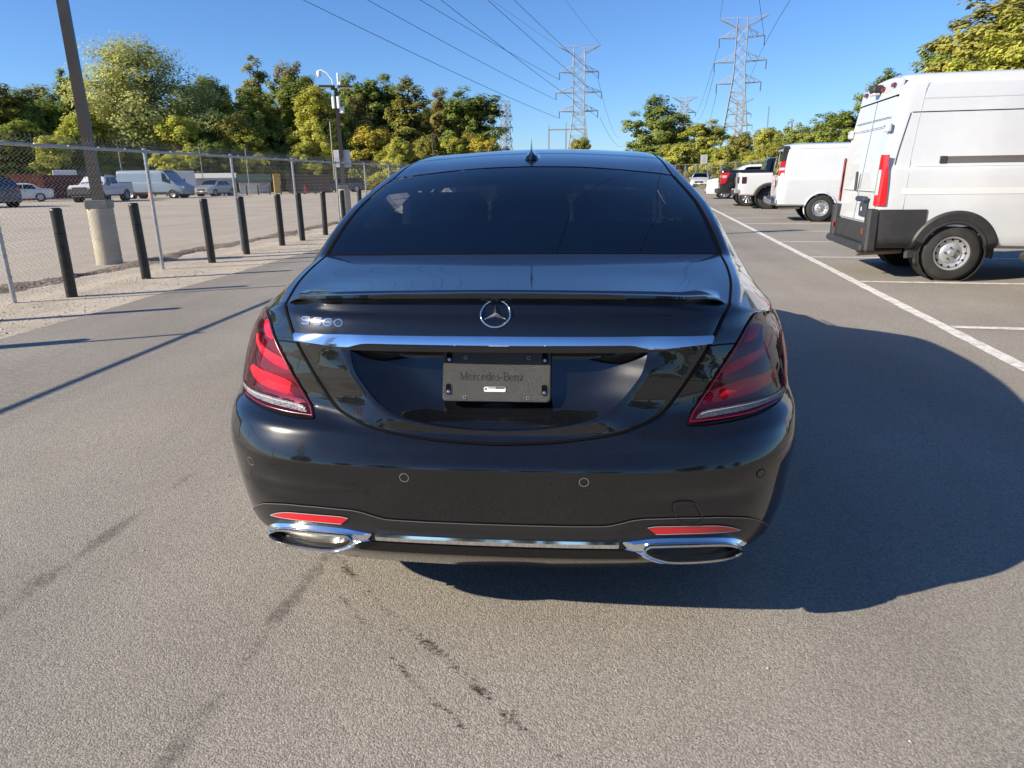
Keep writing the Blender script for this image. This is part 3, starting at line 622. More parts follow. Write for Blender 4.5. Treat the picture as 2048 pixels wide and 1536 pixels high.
# ---- three-pointed star and model badge
zc = .9805; yc0 = float(Yrear(0, zc)); nz = Nrear(np.array(0.), np.array(zc)); st_t = math.atan2(float(nz[2]), -float(nz[1]))
star = empty('emblem', (0, yc0 - .002, zc)); star.parent = trunk; star.rotation_euler = (-st_t, 0, 0)
a = np.linspace(0, 2 * math.pi, 65)[:-1]; MB().tube(np.stack([.0405 * np.cos(a), np.full(64, -.006), .0405 * np.sin(a)], 1), .0026, 10, closed=True).build('emblem_ring', M_CHROME, star, smooth=180)
sb = MB(); tips = [R(90), R(210), R(330)]
apex = np.array([0, -.0125, 0.])
for k in range(3):
    t0 = tips[k]; tip_ = np.array([.039 * math.cos(t0), -.005, .039 * math.sin(t0)])
    for sgn in (1, -1):
        t1 = t0 + sgn * R(60); inn = np.array([.0068 * math.cos(t1), -.003, .0068 * math.sin(t1)])
        sb.add([apex, tip_, inn], [(0, 1, 2) if sgn < 0 else (0, 2, 1)])
sb.build('emblem_star', M_CHROME, star, smooth=0)
WB = .21
BLK = {
 'S': (1.05, [dict(p=[(1.0, .86), (.8, .91), (.3, .91), (.13, .84), (.1, .70), (.17, .58), (.34, .53), (.70, .47), (.87, .42), (.94, .28), (.88, .14), (.7, .09), (.25, .09), (.02, .14)], w=.2)]),
 '5': (1.0, [dict(p=[(1.0, .9), (.14, .9)], w=.2), dict(p=[(.16, .97), (.13, .50)], w=.2), dict(p=[(.13, .56), (.55, .60), (.78, .56), (.92, .44), (.92, .26), (.78, .12), (.5, .08), (.06, .10)], w=.2)]),
 '6': (1.0, [dict(p=[(.94, .86), (.6, .91), (.3, .84), (.11, .62), (.10, .34), (.22, .14), (.5, .08), (.78, .14), (.91, .30), (.80, .48), (.5, .54), (.16, .44)], w=.2)]),
 '0': (1.02, [dict(p=arc(.5, .5, .41, .41, 90, 470, 30), w=.2)])}
bx0 = -.569
def badge(ch, xleft, hgt):
    w, strokes = BLK[ch]; mb = MB()
    for stt in strokes:
        pts = resample(np.array(stt['p'], float), 60); T = np.gradient(pts, axis=0); T /= np.linalg.norm(T, axis=1)[:, None] + 1e-9; B = np.stack([-T[:, 1] , T[:, 0]], 1)
        aa, bb = pts + B * .078 * [.75, 1], pts - B * .078 * [.75, 1]
        Q = lambda l, d: Prear(xleft + l[:, 0] * hgt * 1.35, zb0 + (l[:, 1]) * hgt, d)
        zb0 = .9425
        mb.grid(np.stack([Q(aa, 0), Q(aa, .0045), Q(bb, .0045), Q(bb, 0)]))
    return mb.build('badge_letter', mat('badge_chrome', (.75, .76, .78), .07, 1.), trunk, smooth=25)
for ch, xl in (('S', -.567), ('5', -.527), ('6', -.4935), ('0', -.4595)): badge(ch, xl, .0215)
# ---- shark-fin aerial
ant_y = 1.615; zroof = float(np.interp(ant_y, TOPG[:, 0, 1], TOPG[:, 0, 2]))
an = MB(); L = []
for t in np.linspace(0, 1, 14):
    y = -.075 + .17 * t; hgt = (.098 * min(1, (t / .20) ** .6) if t < .20 else .098 * (1 - (t - .20) / .80) ** 1.2) + .006; wd_ = .038 * math.sqrt(max(.02, 1 - (2 * t - .9) ** 4 * .9))
    pr = []
    for q in np.linspace(-1, 1, 15):
        k = 1 - abs(q); zz = .022 * min(1, k * 2.2) ** .7 if k < .62 else .022 + (hgt - .022) * ((k - .62) / .38) ** .8
        zz = min(zz, hgt); xx = wd_ * (q if k < .62 else math.copysign(.38 * (abs(q) / .38) ** .9 * .35, q) if abs(q) > 1e-6 else 0)
        pr.append((xx, ant_y + y, zroof + (y) * .16 + zz - .004))
    L.append(pr)
an.grid(np.array(L)).build('aerial_fin', mat('gloss_black_fin', (.004, .004, .005), .12, coat=1), car, smooth=60)
# ---- handles, mirrors, arches, wheels, underside, interior
for s in (1, -1):
    for y in (1.50, 2.62):
        hz = .868; x = float(side_x(np.array(y), np.array(hz)))
        MB().tube([(s * (x - .01), y - .12, hz), (s * (x + .034), y - .09, hz), (s * (x + .042), y, hz + .002), (s * (x + .034), y + .09, hz), (s * (x - .01), y + .12, hz)], [.012, .017, .019, .017, .012], 10).build('door_handle', M_CHROME, car, smooth=180)
    for yy in (1.40, 2.52, 3.62):
        zs = np.linspace(.32, .925, 24); P = np.stack([s * side_x(np.full(24, yy), zs), np.full(24, yy) + (.10 * (zs < .7) * (.7 - zs) if yy < 1.5 else 0), zs], 1)
        ribbon(MB(), P, np.tile([s, 0, .1], (24, 1)), .005, .0015).build('door_gap', M_GAP, car, smooth=0)
    P = ring[n0 + 14:idx_end - 4].copy(); P = P[P[:, 1] > 1.45]; P = P * [s, 1, 1]; P[:, 2] += .03; P[:, 0] -= s * .012
    MB().tube(P[::2], .006, 6).build('window_chrome', M_CHROME, car, smooth=180)
    mi = MB(); mi.rbox((s * 1.02, 3.42, 1.0), (.20, .12, .14), .045); mi.rbox((s * .91, 3.45, .95), (.10, .06, .05), .02); mi.build('door_mirror', PAINT, car, smooth=60)
    for wy in (1.07, 4.23):
        aa = np.linspace(R(-18), R(198), 40); P = np.stack([np.array([s * (float(side_x(np.array(wy + .385 * math.cos(q)), np.array(max(.22, .35 + .385 * math.sin(q))))) + .001) for q in aa]), wy + .385 * np.cos(aa), .35 + .385 * np.sin(aa)], 1)
        MB().tube(P, .014, 8).build('arch_lip', PAINT, car, smooth=180)
        MB().lathe([(.38, s * .93), (.38, s * .60), (.05, s * .60)], (0, wy, .35), 0, 24).build('wheel_well', M_DARK, car)
def wheel(parent, x, y, r, w, s, rim_r, spokes=5, style='alloy', mt=None):
    c = (x, y, r); h = w / 2
    root = MB()
    root.lathe([(rim_r, -h * .8), (rim_r + .02, -h), (r * .88, -h), (r * .965, -h * .86), (r, -h * .6), (r, h * .6), (r * .965, h * .86), (r * .88, h), (rim_r + .02, h), (rim_r, h * .8)], c, 0, 48)
    for k in range(48):       # tread blocks
        a = 2 * math.pi * k / 48
        if w > .18: root.box((x, y + (r + .001) * math.cos(a), r + (r + .001) * math.sin(a)), (w * .72, .035 * r / .35, .012), (a - math.pi / 2, 0, 0))
    ty = root.build('tyre', M_RUBBER, parent, smooth=40)
    rm = MB()
    o = s * h
    rm.lathe([(rim_r + .012, o * .82), (rim_r + .008, o * .95), (rim_r - .012, o * .9), (rim_r - .02, o * .45), (rim_r * .9, -o * .3), (.02, -o * .3)], c, 0, 40)
    if style == 'steel':
        rm.lathe([(rim_r - .015, o * .55), (rim_r * .86, o * .70), (rim_r * .66, o * .55), (rim_r * .52, o * .75), (rim_r * .2, o * .8), (rim_r * .17, o * .98), (.001, o * 1.0)], c, 0, 40)
    else:
        for k in range(spokes):
            a = 2 * math.pi * k / spokes + .3; d = np.array([0, math.cos(a), math.sin(a)])
            p = lambda q, z: tuple(np.array(c) + d * q + np.array([z, 0, 0]))
            rm.tube([p(.03, o * .75), p(rim_r * .55, o * .72), p(rim_r - .01, o * .82)], [rim_r * .13, rim_r * .085, rim_r * .10], 6)
        rm.lathe([(rim_r * .24, o * .5), (rim_r * .24, o * .82), (.001, o * .88)], c, 0, 20)
    rim = rm.build('rim', mt or M_ALU, parent, smooth=40)
    if style == 'steel':
        for k in range(12):
            a = 2 * math.pi * k / 12; MB().lathe([(.0001, 0), (.014, .0)], (x + o * .705, y + rim_r * .84 * math.cos(a), r + rim_r * .84 * math.sin(a)), 0, 10).build('vent_hole', M_GAP, rim, smooth=0)
        for k in range(5):
            a = 2 * math.pi * k / 5 + .5; MB().cyl((x + o * .74, y + rim_r * .36 * math.cos(a), r + rim_r * .36 * math.sin(a)), (x + o * .95, y + rim_r * .36 * math.cos(a), r + rim_r * .36 * math.sin(a)), .013, 6).build('wheel_nut', mat('dark_nut', (.12, .12, .12), .4, .7), rim)
    return ty
for s in (1, -1):
    for wy in (1.07, 4.23):
        wroot = empty('wheel', (0, 0, 0)); wroot.parent = car; wheel(wroot, s * .762, wy, .348, .25, s, .245, 10)
MB().box((0, 2.5, .225), (1.60, 4.6, .02)).box((0, .28, .27), (1.2, .5, .09)).build('underbody', M_DARK, car, smooth=0)
M_SEAT = mat('grey_leather', (.42, .405, .38), .5, bump=.2, bscale=200)
inr = MB(); inr.box((0, 1.02, 1.005), (1.34, .62, .02)).box((0, 2.3, .62), (1.5, 3.2, .02)); inr.build('parcel_shelf', M_SEAT, car, smooth=0)
for x in (-.40, 0, .40):
    MB().rbox((x, 1.42, .97), (.40 if x else .36, .16, .62), .05, (R(-14), 0, 0)).build('rear_seat', M_SEAT, car)
    MB().rbox((x, 1.31, 1.17 if x else 1.14), (.27 if x else .22, .10, .19 if x else .12), .045, (R(-10), 0, 0)).build('headrest', M_SEAT, car)
for x in (-.40, .40):
    MB().rbox((x, 2.45, .92), (.50, .18, .74), .06, (R(-14), 0, 0)).build('front_seat', M_SEAT, car)
    MB().rbox((x, 2.36, 1.25), (.28, .11, .20), .05, (R(-10), 0, 0)).build('headrest', M_SEAT, car)
MB().rbox((0, 3.5, .90), (1.4, .5, .16), .06).build('dashboard', M_SEAT, car)
# ================================================================== ground
def ground_mat(name, c_lo, c_hi, scale, bump=.6, patch=(.85, 1.12), pscale=.6, rough=.9, spots=0., grain=1.0):
    m = bpy.data.materials.new(name); m.use_nodes = True; t = m.node_tree; b = t.nodes['Principled BSDF']; L = t.links
    tc = t.nodes.new('ShaderNodeTexCoord'); O = tc.outputs['Object']
    def N(ty, **kw):
        n = t.nodes.new(ty)
        for k, v in kw.items(): n.inputs[k].default_value = v
        return n
    v = N('ShaderNodeTexVoronoi', Scale=scale); v.inputs['Randomness'].default_value = 1; L.new(O, v.inputs['Vector'])
    v2 = N('ShaderNodeTexVoronoi', Scale=scale * 2.3); L.new(O, v2.inputs['Vector'])
    sp = t.nodes.new('ShaderNodeSeparateColor'); L.new(v.outputs['Color'], sp.inputs[0])
    sp2 = t.nodes.new('ShaderNodeSeparateColor'); L.new(v2.outputs['Color'], sp2.inputs[0])
    add = N('ShaderNodeMath'); add.operation = 'ADD'; L.new(sp.outputs[0], add.inputs[0]); L.new(sp2.outputs[0], add.inputs[1])
    cr = t.nodes.new('ShaderNodeValToRGB'); el = cr.color_ramp.elements
    el[0].position = .25; el[0].color = c_lo + (1,); el[1].position = 1.0; el[1].color = c_hi + (1,)
    mid = el.new(.62); mid.color = tuple(a * .45 + b_ * .55 for a, b_ in zip(c_lo, c_hi)) + (1,)
    hf = N('ShaderNodeMath'); hf.operation = 'MULTIPLY'; hf.inputs[1].default_value = .5; L.new(add.outputs[0], hf.inputs[0]); L.new(hf.outputs[0], cr.inputs[0])
    n = N('ShaderNodeTexNoise', Scale=pscale, Detail=8, Roughness=.6); L.new(O, n.inputs['Vector'])
    mr = N('ShaderNodeMapRange'); mr.inputs[1].default_value = .3; mr.inputs[2].default_value = .7; mr.inputs[3].default_value = patch[0]; mr.inputs[4].default_value = patch[1]; L.new(n.outputs['Fac'], mr.inputs[0])
    # long faint streaks along the driving direction
    mp = t.nodes.new('ShaderNodeMapping'); mp.inputs['Scale'].default_value = (1.6, .07, 1); mp.inputs['Rotation'].default_value = (0, 0, R(-6)); L.new(O, mp.inputs[0])
    n3 = N('ShaderNodeTexNoise', Scale=1.2, Detail=5); L.new(mp.outputs[0], n3.inputs['Vector'])
    m3 = N('ShaderNodeMapRange'); m3.inputs[1].default_value = .3; m3.inputs[2].default_value = .7; m3.inputs[3].default_value = .93; m3.inputs[4].default_value = 1.06; L.new(n3.outputs['Fac'], m3.inputs[0])
    mu = N('ShaderNodeMath'); mu.operation = 'MULTIPLY'; L.new(mr.outputs[0], mu.inputs[0]); L.new(m3.outputs[0], mu.inputs[1])
    sc_ = t.nodes.new('ShaderNodeVectorMath'); sc_.operation = 'SCALE'; L.new(cr.outputs[0], sc_.inputs[0]); L.new(mu.outputs[0], sc_.inputs['Scale'])
    src = sc_.outputs[0]
    if spots:
        v3 = N('ShaderNodeTexVoronoi', Scale=3.2); L.new(O, v3.inputs['Vector']); n4 = N('ShaderNodeTexNoise', Scale=14, Detail=4); L.new(O, n4.inputs['Vector'])
        ad = N('ShaderNodeMath'); ad.operation = 'MULTIPLY_ADD'; ad.inputs[1].default_value = .12; L.new(n4.outputs['Fac'], ad.inputs[0]); L.new(v3.outputs['Distance'], ad.inputs[2])
        m4 = N('ShaderNodeMapRange'); m4.inputs[1].default_value = .085; m4.inputs[2].default_value = .13; m4.inputs[3].default_value = spots; m4.inputs[4].default_value = 1; L.new(ad.outputs[0], m4.inputs[0])
        s2 = t.nodes.new('ShaderNodeVectorMath'); s2.operation = 'SCALE'; L.new(src, s2.inputs[0]); L.new(m4.outputs[0], s2.inputs['Scale']); src = s2.outputs[0]
    L.new(src, b.inputs['Base Color']); b.inputs['Roughness'].default_value = rough; b.inputs['Specular IOR Level'].default_value = .3
    # relief: rounded stones with dark joints plus fine grit
    inv = N('ShaderNodeMath'); inv.operation = 'MULTIPLY'; inv.inputs[1].default_value = -1.; L.new(v.outputs['Distance'], inv.inputs[0])
    n5 = N('ShaderNodeTexNoise', Scale=scale * 1.3, Detail=5, Roughness=.7); L.new(O, n5.inputs['Vector'])
    a2 = N('ShaderNodeMath'); a2.operation = 'MULTIPLY_ADD'; a2.inputs[1].default_value = grain; L.new(n5.outputs['Fac'], a2.inputs[0]); L.new(inv.outputs[0], a2.inputs[2])
    bp = t.nodes.new('ShaderNodeBump'); bp.inputs['Strength'].default_value = bump; bp.inputs['Distance'].default_value = 1.1 / scale; L.new(a2.outputs[0], bp.inputs['Height']); L.new(bp.outputs[0], b.inputs['Normal'])
    return m
M_ASPH = ground_mat('weathered_asphalt', (.185, .168, .143), (.41, .377, .325), 195, bump=.42, spots=.94, pscale=.5)
M_ASPH2 = ground_mat('pale_old_asphalt', (.33, .29, .235), (.56, .50, .41), 60, bump=.5, patch=(.86, 1.1), pscale=.22)
M_GRAV = ground_mat('pale_gravel', (.40, .345, .27), (.72, .635, .51), 75, bump=.6, patch=(.8, 1.12), pscale=1.3)
M_EARTH = ground_mat('dry_earth_and_grass', (.10, .085, .045), (.30, .25, .14), 14, bump=.6, patch=(.6, 1.2), pscale=.4)
M_RUBB = ground_mat('broken_rubble', (.17, .135, .10), (.46, .39, .30), 22, bump=1.0, patch=(.6, 1.2), pscale=1.5)
def sheet(name, P, z, m, sub=None):
    P = np.array([(x, y, z) for x, y in P]); return tag(MB().add(P, [tuple(range(len(P)))]).build(name, m, None, smooth=0), kind='structure')
rr = np.random.default_rng(3)
g = MB(); S_ = 2600
g.add([(-S_, -S_, -.03), (S_, -S_, -.03), (S_, S_, -.03), (-S_, S_, -.03)], [(0, 1, 2, 3)]); tag(g.build('ground', M_EARTH, None, smooth=0), kind='structure')
ey = np.linspace(-40, 90, 521); ex = -5.0 - .004 * (ey - 6) + .035 * np.sin(ey * 1.7) * .4 + np.cumsum(rr.normal(0, .006, len(ey))) * .25 + rr.normal(0, .006, len(ey)); ex -= (ex[ey > 6][0] + 5.0)
sheet('asphalt_lot', list(zip(ex, ey)) + [(22, 88), (40, 40), (46, -40)], 0, M_ASPH)
gy = np.linspace(-40, 90, 131)
sheet('gravel_strip', [(x + .12, y) for x, y in zip(ex[::4], ey[::4])] + [(-7.5 - .008 * y + rr.normal(0, .08), y) for y in gy[::-1]], -.006, M_GRAV)
sheet('far_lot', [(-7.3 - .008 * y + rr.normal(0, .10), y) for y in gy] + [(-8, 96), (-30, 92), (-80, 78), (-150, 60), (-150, -60), (-7.0, -40)], -.012, M_ASPH2)
rub = MB()      # low broken kerb of rubble between gravel and far lot
rows_ = []
for y in np.linspace(-12, 60, 480):
    c = -7.32 - .008 * y + .10 * math.sin(y * .9) + rr.normal(0, .03); w_ = .22 + .10 * math.sin(y * 2.1) + rr.normal(0, .04); h_ = .028 + .015 * math.sin(y * 1.3) + abs(rr.normal(0, .012))
    rows_.append([(c - w_, y, -.012), (c - w_ * .5, y + rr.normal(0, .03), h_ * .8), (c, y, h_), (c + w_ * .5, y, h_ * .6 + rr.normal(0, .01)), (c + w_ * 1.1, y, -.008)])
tag(rub.grid(np.array(rows_)).build('rubble_edge', M_RUBB, None, smooth=25), 'low crumbling edge of dirt and broken asphalt behind the chain-link fence', 'rubble', kind='stuff')
# loose stones on the gravel strip and a few on the asphalt
def stones(name, n, fx, fy, rmin, rmax, m, seed, zb=0, label=None):
    q = np.random.default_rng(seed); V0 = np.array([(1, 0, 0), (-1, 0, 0), (0, 1, 0), (0, -1, 0), (0, 0, 1), (0, 0, -1.)]); F0 = [(0, 2, 4), (2, 1, 4), (1, 3, 4), (3, 0, 4), (2, 0, 5), (1, 2, 5), (3, 1, 5), (0, 3, 5)]
    mb = MB(); xs_, ys_ = fx(q, n), fy(q, n)
    for i in range(n):
        r = rmin + (rmax - rmin) * q.random() ** 3; V = V0 * r * q.uniform(.6, 1.2, (6, 1)) * [1, 1, .7]; a = q.random() * 6.28
        V = V @ np.array([[math.cos(a), -math.sin(a), 0], [math.sin(a), math.cos(a), 0], [0, 0, 1]]).T; mb.add(V + [xs_[i], ys_[i], zb + r * .25], F0)
    return tag(mb.build(name, m, None, smooth=0), label, 'stones', kind='stuff')
stones('gravel_stones', 6500, lambda q, n: q.uniform(-7.1, -4.95, n), lambda q, n: 2.5 + 22 * q.random(n) ** 1.4, .004, .016, mat('pale_stone', (.52, .46, .37), .9, noise=.3, nscale=9), 5, -.006, 'loose pale gravel stones along the fence')
stones('asphalt_grit', 700, lambda q, n: q.uniform(-4.9, 4.5, n), lambda q, n: -1.2 + 12 * q.random(n) ** 1.5, .002, .006, mat('grit_stone', (.45, .40, .33), .9, noise=.4, nscale=9), 6, 0, 'loose grit scattered over the asphalt')
# painted bay lines
M_PAINT = mat('worn_white_road_paint', (.72, .70, .66), .75, noise=.12, nscale=30, dirt=.75, dscale=11, dcol=(.20, .18, .155), bump=.4, bscale=160)
def strip(name, a, b, w, z=.004):
    a, b = np.array(a, float), np.array(b, float); d = (b - a); L_ = np.linalg.norm(d); d /= L_; n = np.array([-d[1], d[0]]); k = max(2, int(L_ / .12)); q = np.random.default_rng(int(abs(a[0] * 977 + a[1] * 131)))
    c = a[None] + d[None] * np.linspace(0, L_, k)[:, None]; e1, e2 = q.normal(0, .0035, k), q.normal(0, .0035, k)
    P = np.stack([np.c_[c + n * (w / 2 + e1)[:, None], np.full(k, z)], np.c_[c - n * (w / 2 + e2)[:, None], np.full(k, z)]], 1)
    return tag(MB().grid(P).build(name, M_PAINT, None, smooth=0), kind='structure')
RU = np.array([.0925, .9957]); RV = np.array([.9925, -.122]); RO = np.array([3.498, 4.55])
strip('lane_edge_line', RO - RU * 6.5, RO + RU * 62, .115)
for k in range(-1, 16): 
    a = RO + RU * 2.795 * k; strip('bay_line', a + RV * .07, a + RV * 5.6, .10)
# stains: thin dark films with ragged edges lying on the asphalt
def stain_mat(name, colr, dens, sc_):
    m = bpy.data.materials.new(name); m.use_nodes = True; t = m.node_tree; t.nodes.clear(); L = t.links
    o = t.nodes.new('ShaderNodeOutputMaterial'); mx = t.nodes.new('ShaderNodeMixShader'); tr = t.nodes.new('ShaderNodeBsdfTransparent'); df = t.nodes.new('ShaderNodeBsdfDiffuse'); df.inputs[0].default_value = colr + (1,)
    tc = t.nodes.new('ShaderNodeTexCoord'); n = t.nodes.new('ShaderNodeTexNoise'); n.inputs['Scale'].default_value = sc_; n.inputs['Detail'].default_value = 8; n.inputs['Roughness'].default_value = .75; L.new(tc.outputs['Object'], n.inputs['Vector'])
    at = t.nodes.new('ShaderNodeAttribute'); at.attribute_name = 'edge'
    su = t.nodes.new('ShaderNodeMath'); su.operation = 'MULTIPLY_ADD'; su.inputs[1].default_value = .42; L.new(at.outputs['Fac'], su.inputs[0]); L.new(n.outputs['Fac'], su.inputs[2])
    mr = t.nodes.new('ShaderNodeMapRange'); mr.inputs[1].default_value = .74; mr.inputs[2].default_value = 1.02; mr.inputs[3].default_value = 0; mr.inputs[4].default_value = dens; L.new(su.outputs[0], mr.inputs[0])
    L.new(mr.outputs[0], mx.inputs[0]); L.new(tr.outputs[0], mx.inputs[1]); L.new(df.outputs[0], mx.inputs[2]); L.new(mx.outputs[0], o.inputs[0]); return m
M_STAIN = stain_mat('oil_stain', (.022, .020, .018), .75, 130); M_STREAK = stain_mat('tyre_streak', (.065, .06, .054), .40, 60)
def stain_strip(name, path, w, m, label, z=.003, n=80, wob=.35):
    P = resample(catmull(path, 200), n); q = np.random.default_rng(len(path) * 7 + int(abs(P[0, 0] * 1000))); T = np.gradient(P, axis=0); T /= np.linalg.norm(T, axis=1)[:, None]; B = np.stack([-T[:, 1], T[:, 0]], 1)
    ww = w * (1 + wob * np.interp(np.arange(n), np.arange(0, n + 4, 4), q.normal(0, 1, len(np.arange(0, n + 4, 4))))); ww = np.maximum(ww, w * .25)
    ks = np.linspace(-1, 1, 7); G = np.stack([np.c_[P + B * (ww * k)[:, None], np.full(n, z)] for k in ks], 1)
    o = MB().grid(G).build(name, m, None, smooth=0); at = o.data.attributes.new('edge', 'FLOAT', 'POINT')
    fade = np.minimum(1, np.minimum(np.arange(n), n - 1 - np.arange(n)) / 6); e = (1 - ks[None] ** 2) * fade[:, None] * np.clip(.8 + (.5 if m is M_STAIN else .15) * np.interp(np.arange(n), np.arange(0, n + 5, 5), q.normal(0, 1, len(np.arange(0, n + 5, 5)))), 0, 1.1)[:, None]
    at.data.foreach_set('value', e.reshape(-1).astype(np.float32)); return tag(o, kind='structure')
M_DROP = stain_mat('oil_drop', (.04, .036, .032), .68, 160)
def drips(path, n, sig, r0, r1, seed):
    P = resample(catmull(path, 200), 400); q = np.random.default_rng(seed); mb = MB(); ed = []
    dens = np.clip(.5 + .9 * np.interp(np.arange(400), np.arange(0, 420, 20), q.normal(0, 1, 21)), .22, 2); dens /= dens.sum()
    for k in range(n):
        c = P[q.choice(400, p=dens)] + q.normal(0, sig, 2); r = r0 + (r1 - r0) * q.random() ** 2.5; a0 = q.random() * 6.28; m_ = 10; e_ = q.uniform(.55, 1.3, m_); st_ = q.uniform(.6, 1.0)
        L_ = [(c[0] + r * e_[i] * math.cos(a0 + 6.283 * i / m_), c[1] + r * e_[i] * st_ * math.sin(a0 + 6.283 * i / m_), .0025 + .00002 * (k % 40)) for i in range(m_)]
        mb.add([(c[0], c[1], .0026 + .00002 * (k % 40))] + L_, [(0, 1 + i, 1 + (i + 1) % m_) for i in range(m_)]); ed += [1.15] + [.25] * m_
    o = mb.build('oil_drips', M_DROP, None, smooth=0); at = o.data.attributes.new('edge', 'FLOAT', 'POINT'); at.data.foreach_set('value', np.array(ed, np.float32)); return tag(o, 'trail of dark oil drips on the asphalt behind the exhaust', 'oil stain', kind='stuff')
drips([(-.664, .384), (-.566, .249), (-.46, .135), (-.363, .031), (-.278, -.052), (-.222, -.095), (-.131, -.178), (-.028, -.291), (.048, -.367), (.157, -.473), (.189, -.501)], 560, .009, .003, .013, 4)
drips([(-.644, .212), (-.53, .087), (-.413, -.049), (-.341, -.139), (-.27, -.21), (-.175, -.312), (-.095, -.378), (-.03, -.444)], 420, .005, .0025, .009, 9)
stain_strip('tyre_mark', [(-.66, .55), (-.693, .375), (-.708, .146), (-.729, -.047), (-.726, -.254), (-.742, -.392), (-.75, -.528), (-.77, -.70)], .05, M_STREAK, None, wob=.12)
stain_strip('tyre_mark', [(-1.60, 1.2), (-1.631, .311), (-1.645, .08), (-1.62, -.3), (-1.63, -.9)], .06, M_STREAK, None, wob=.15)
# ================================================================== chain-link fence
def fx(y): return -6.42 - .0085 * (y - 5.7)
FY0, FY1, FH = -4.0, 52.0, 1.80
fence = empty('chain_link_fence', (fx(FY0), FY0, 0), 0, 'tall galvanised chain-link fence running along the gravel strip on the left', 'fence')
M_GALV = mat('galvanised_steel', (.42, .43, .44), .42, .75, noise=.15, nscale=12)
M_WIRE = mat('galvanised_wire', (.33, .335, .34), .5, .6)
def fpart(mb, name, m, **k): 
    mb.xf(Matrix.Translation((-fx(FY0), -FY0, 0))); return mb.build(name, m, fence, **k)
ww_ = MB(); per = .079; nz_ = int(1.86 / (per / 2)); 
for k in range(int((FY1 - FY0) / per)):
    y0 = FY0 + k * per; zz = .03 + np.arange(nz_ + 1) * per / 2; yy = y0 + (np.arange(nz_ + 1) % 2) * per * .98
    dep = np.where(np.arange(nz_ + 1) % 2, .004, -.004)
    P = np.stack([fx(y0) + .035 + dep, yy, zz], 1); P[-1, 1] += .012
    P = np.concatenate([P, [P[-1] + [.002, (-.02 if nz_ % 2 else .02), .045]]]); n_ = 3
    r_ = .0031; V = np.stack([P + [r_, 0, 0], P + [-r_ * .5, r_ * .87, 0], P + [-r_ * .5, -r_ * .87, 0]], 1).reshape(-1, 3)
    F = []
    for i in range(len(P) - 1):
        for q in range(3): F.append((i * 3 + q, i * 3 + (q + 1) % 3, (i + 1) * 3 + (q + 1) % 3, (i + 1) * 3 + q))
    ww_.add(V, F)
tag(fpart(ww_, 'wire_mesh', M_WIRE, smooth=0), kind='stuff')
fpart(MB().tube([(fx(y), y, FH) for y in np.linspace(FY0, FY1, 30)], .021, 8), 'top_rail', M_GALV, smooth=180)
for k in range(-3, 16):
    y = 5.69 + 2.98 * k + (0, .12, -.05)[k % 3]
    if not FY0 < y < FY1: continue
    mb = MB().cyl((fx(y), y, -.02), (fx(y), y, FH + .01), .026, 10); mb.cyl((fx(y), y, FH - .03), (fx(y), y, FH + .045), .031, 10)
    fpart(mb, 'post', M_GALV)
    tb = MB()
    for z in (.3, .75, 1.2, 1.6): tb.tube([(fx(y) + .03 * math.cos(a), y + .03 * math.sin(a), z) for a in np.linspace(-2, 2, 9)], .0035, 5)
    fpart(tb, 'wire_tie', M_GALV)
tb = MB()
for y in np.arange(FY0 + .3, 30, .6): tb.tube([(fx(y) + .025 * math.cos(a), y + a * .006, FH + .025 * math.sin(a)) for a in np.linspace(-3, 2.6, 9)], .003, 4); tb.cyl((fx(y) + .02, y + .015, FH - .02), (fx(y) + .03, y + .07, FH - .055), .003, 4)
tag(fpart(tb, 'rail_tie', mat('bright_tie', (.6, .6, .6), .35, .8)), kind='stuff')
# ================================================================== bollards
M_BOLL = mat('black_bollard_sleeve', (.010, .011, .011), .42, noise=.2, nscale=5, dirt=.5, dscale=7, dcol=(.07, .065, .06))
def bollard(name, h=1.07, r=.064):
    b_ = empty(name)
    MB().lathe([(r * 1.0, -.03), (r, h - .05), (r * 1.03, h - .05), (r * 1.03, h - .035)], (0, 0, 0), 2, 20).build('sleeve', M_BOLL, b_, smooth=40)
    MB().lathe([(r * 1.03, h - .035), (r * 1.0, h - .018), (r * .75, h - .004), (.001, h)], (0, 0, 0), 2, 20).build('cap', M_BOLL, b_, smooth=60)
    MB().lathe([(r * 1.015, h - .30), (r * 1.015, h - .295)], (0, 0, 0), 2, 20).build('seam', M_GAP, b_)
    return b_
proto = bollard('bollard'); first = True
BY = [1.35, 2.95, 4.52, 6.13, 7.72, 9.68, 11.04, 12.78, 13.99, 15.6, 17.2, 18.8, 20.4, 22.0, 23.6]
wn = ['first', 'second', 'third', 'fourth', 'fifth', 'sixth', 'seventh', 'eighth', 'ninth', 'tenth', 'eleventh', 'twelfth', 'thirteenth', 'fourteenth', 'fifteenth']
for i, y in enumerate(BY):
    o = proto if first else copy_tree(proto); first = False
    o.location = (-6.02 - .018 * (y - 6), y, 0); o.rotation_euler = (R(rr.normal(0, .8)), R(rr.normal(0, .8)), rr.uniform(0, 6))
    if i >= 3:
        ordn = ['nearest', 'second nearest', 'third nearest', 'fourth nearest', 'fifth nearest', 'sixth nearest', 'seventh nearest', 'eighth nearest', 'ninth nearest', 'tenth nearest', 'eleventh nearest', 'twelfth nearest'][i - 3]
        tag(o, '%s in view of the slim black bollards on the gravel beside the fence' % ordn, 'bollard', 'black bollards along the fence')
    else: tag(o, 'slim black bollard on the gravel, outside the left edge of the picture', 'bollard', 'black bollards along the fence')
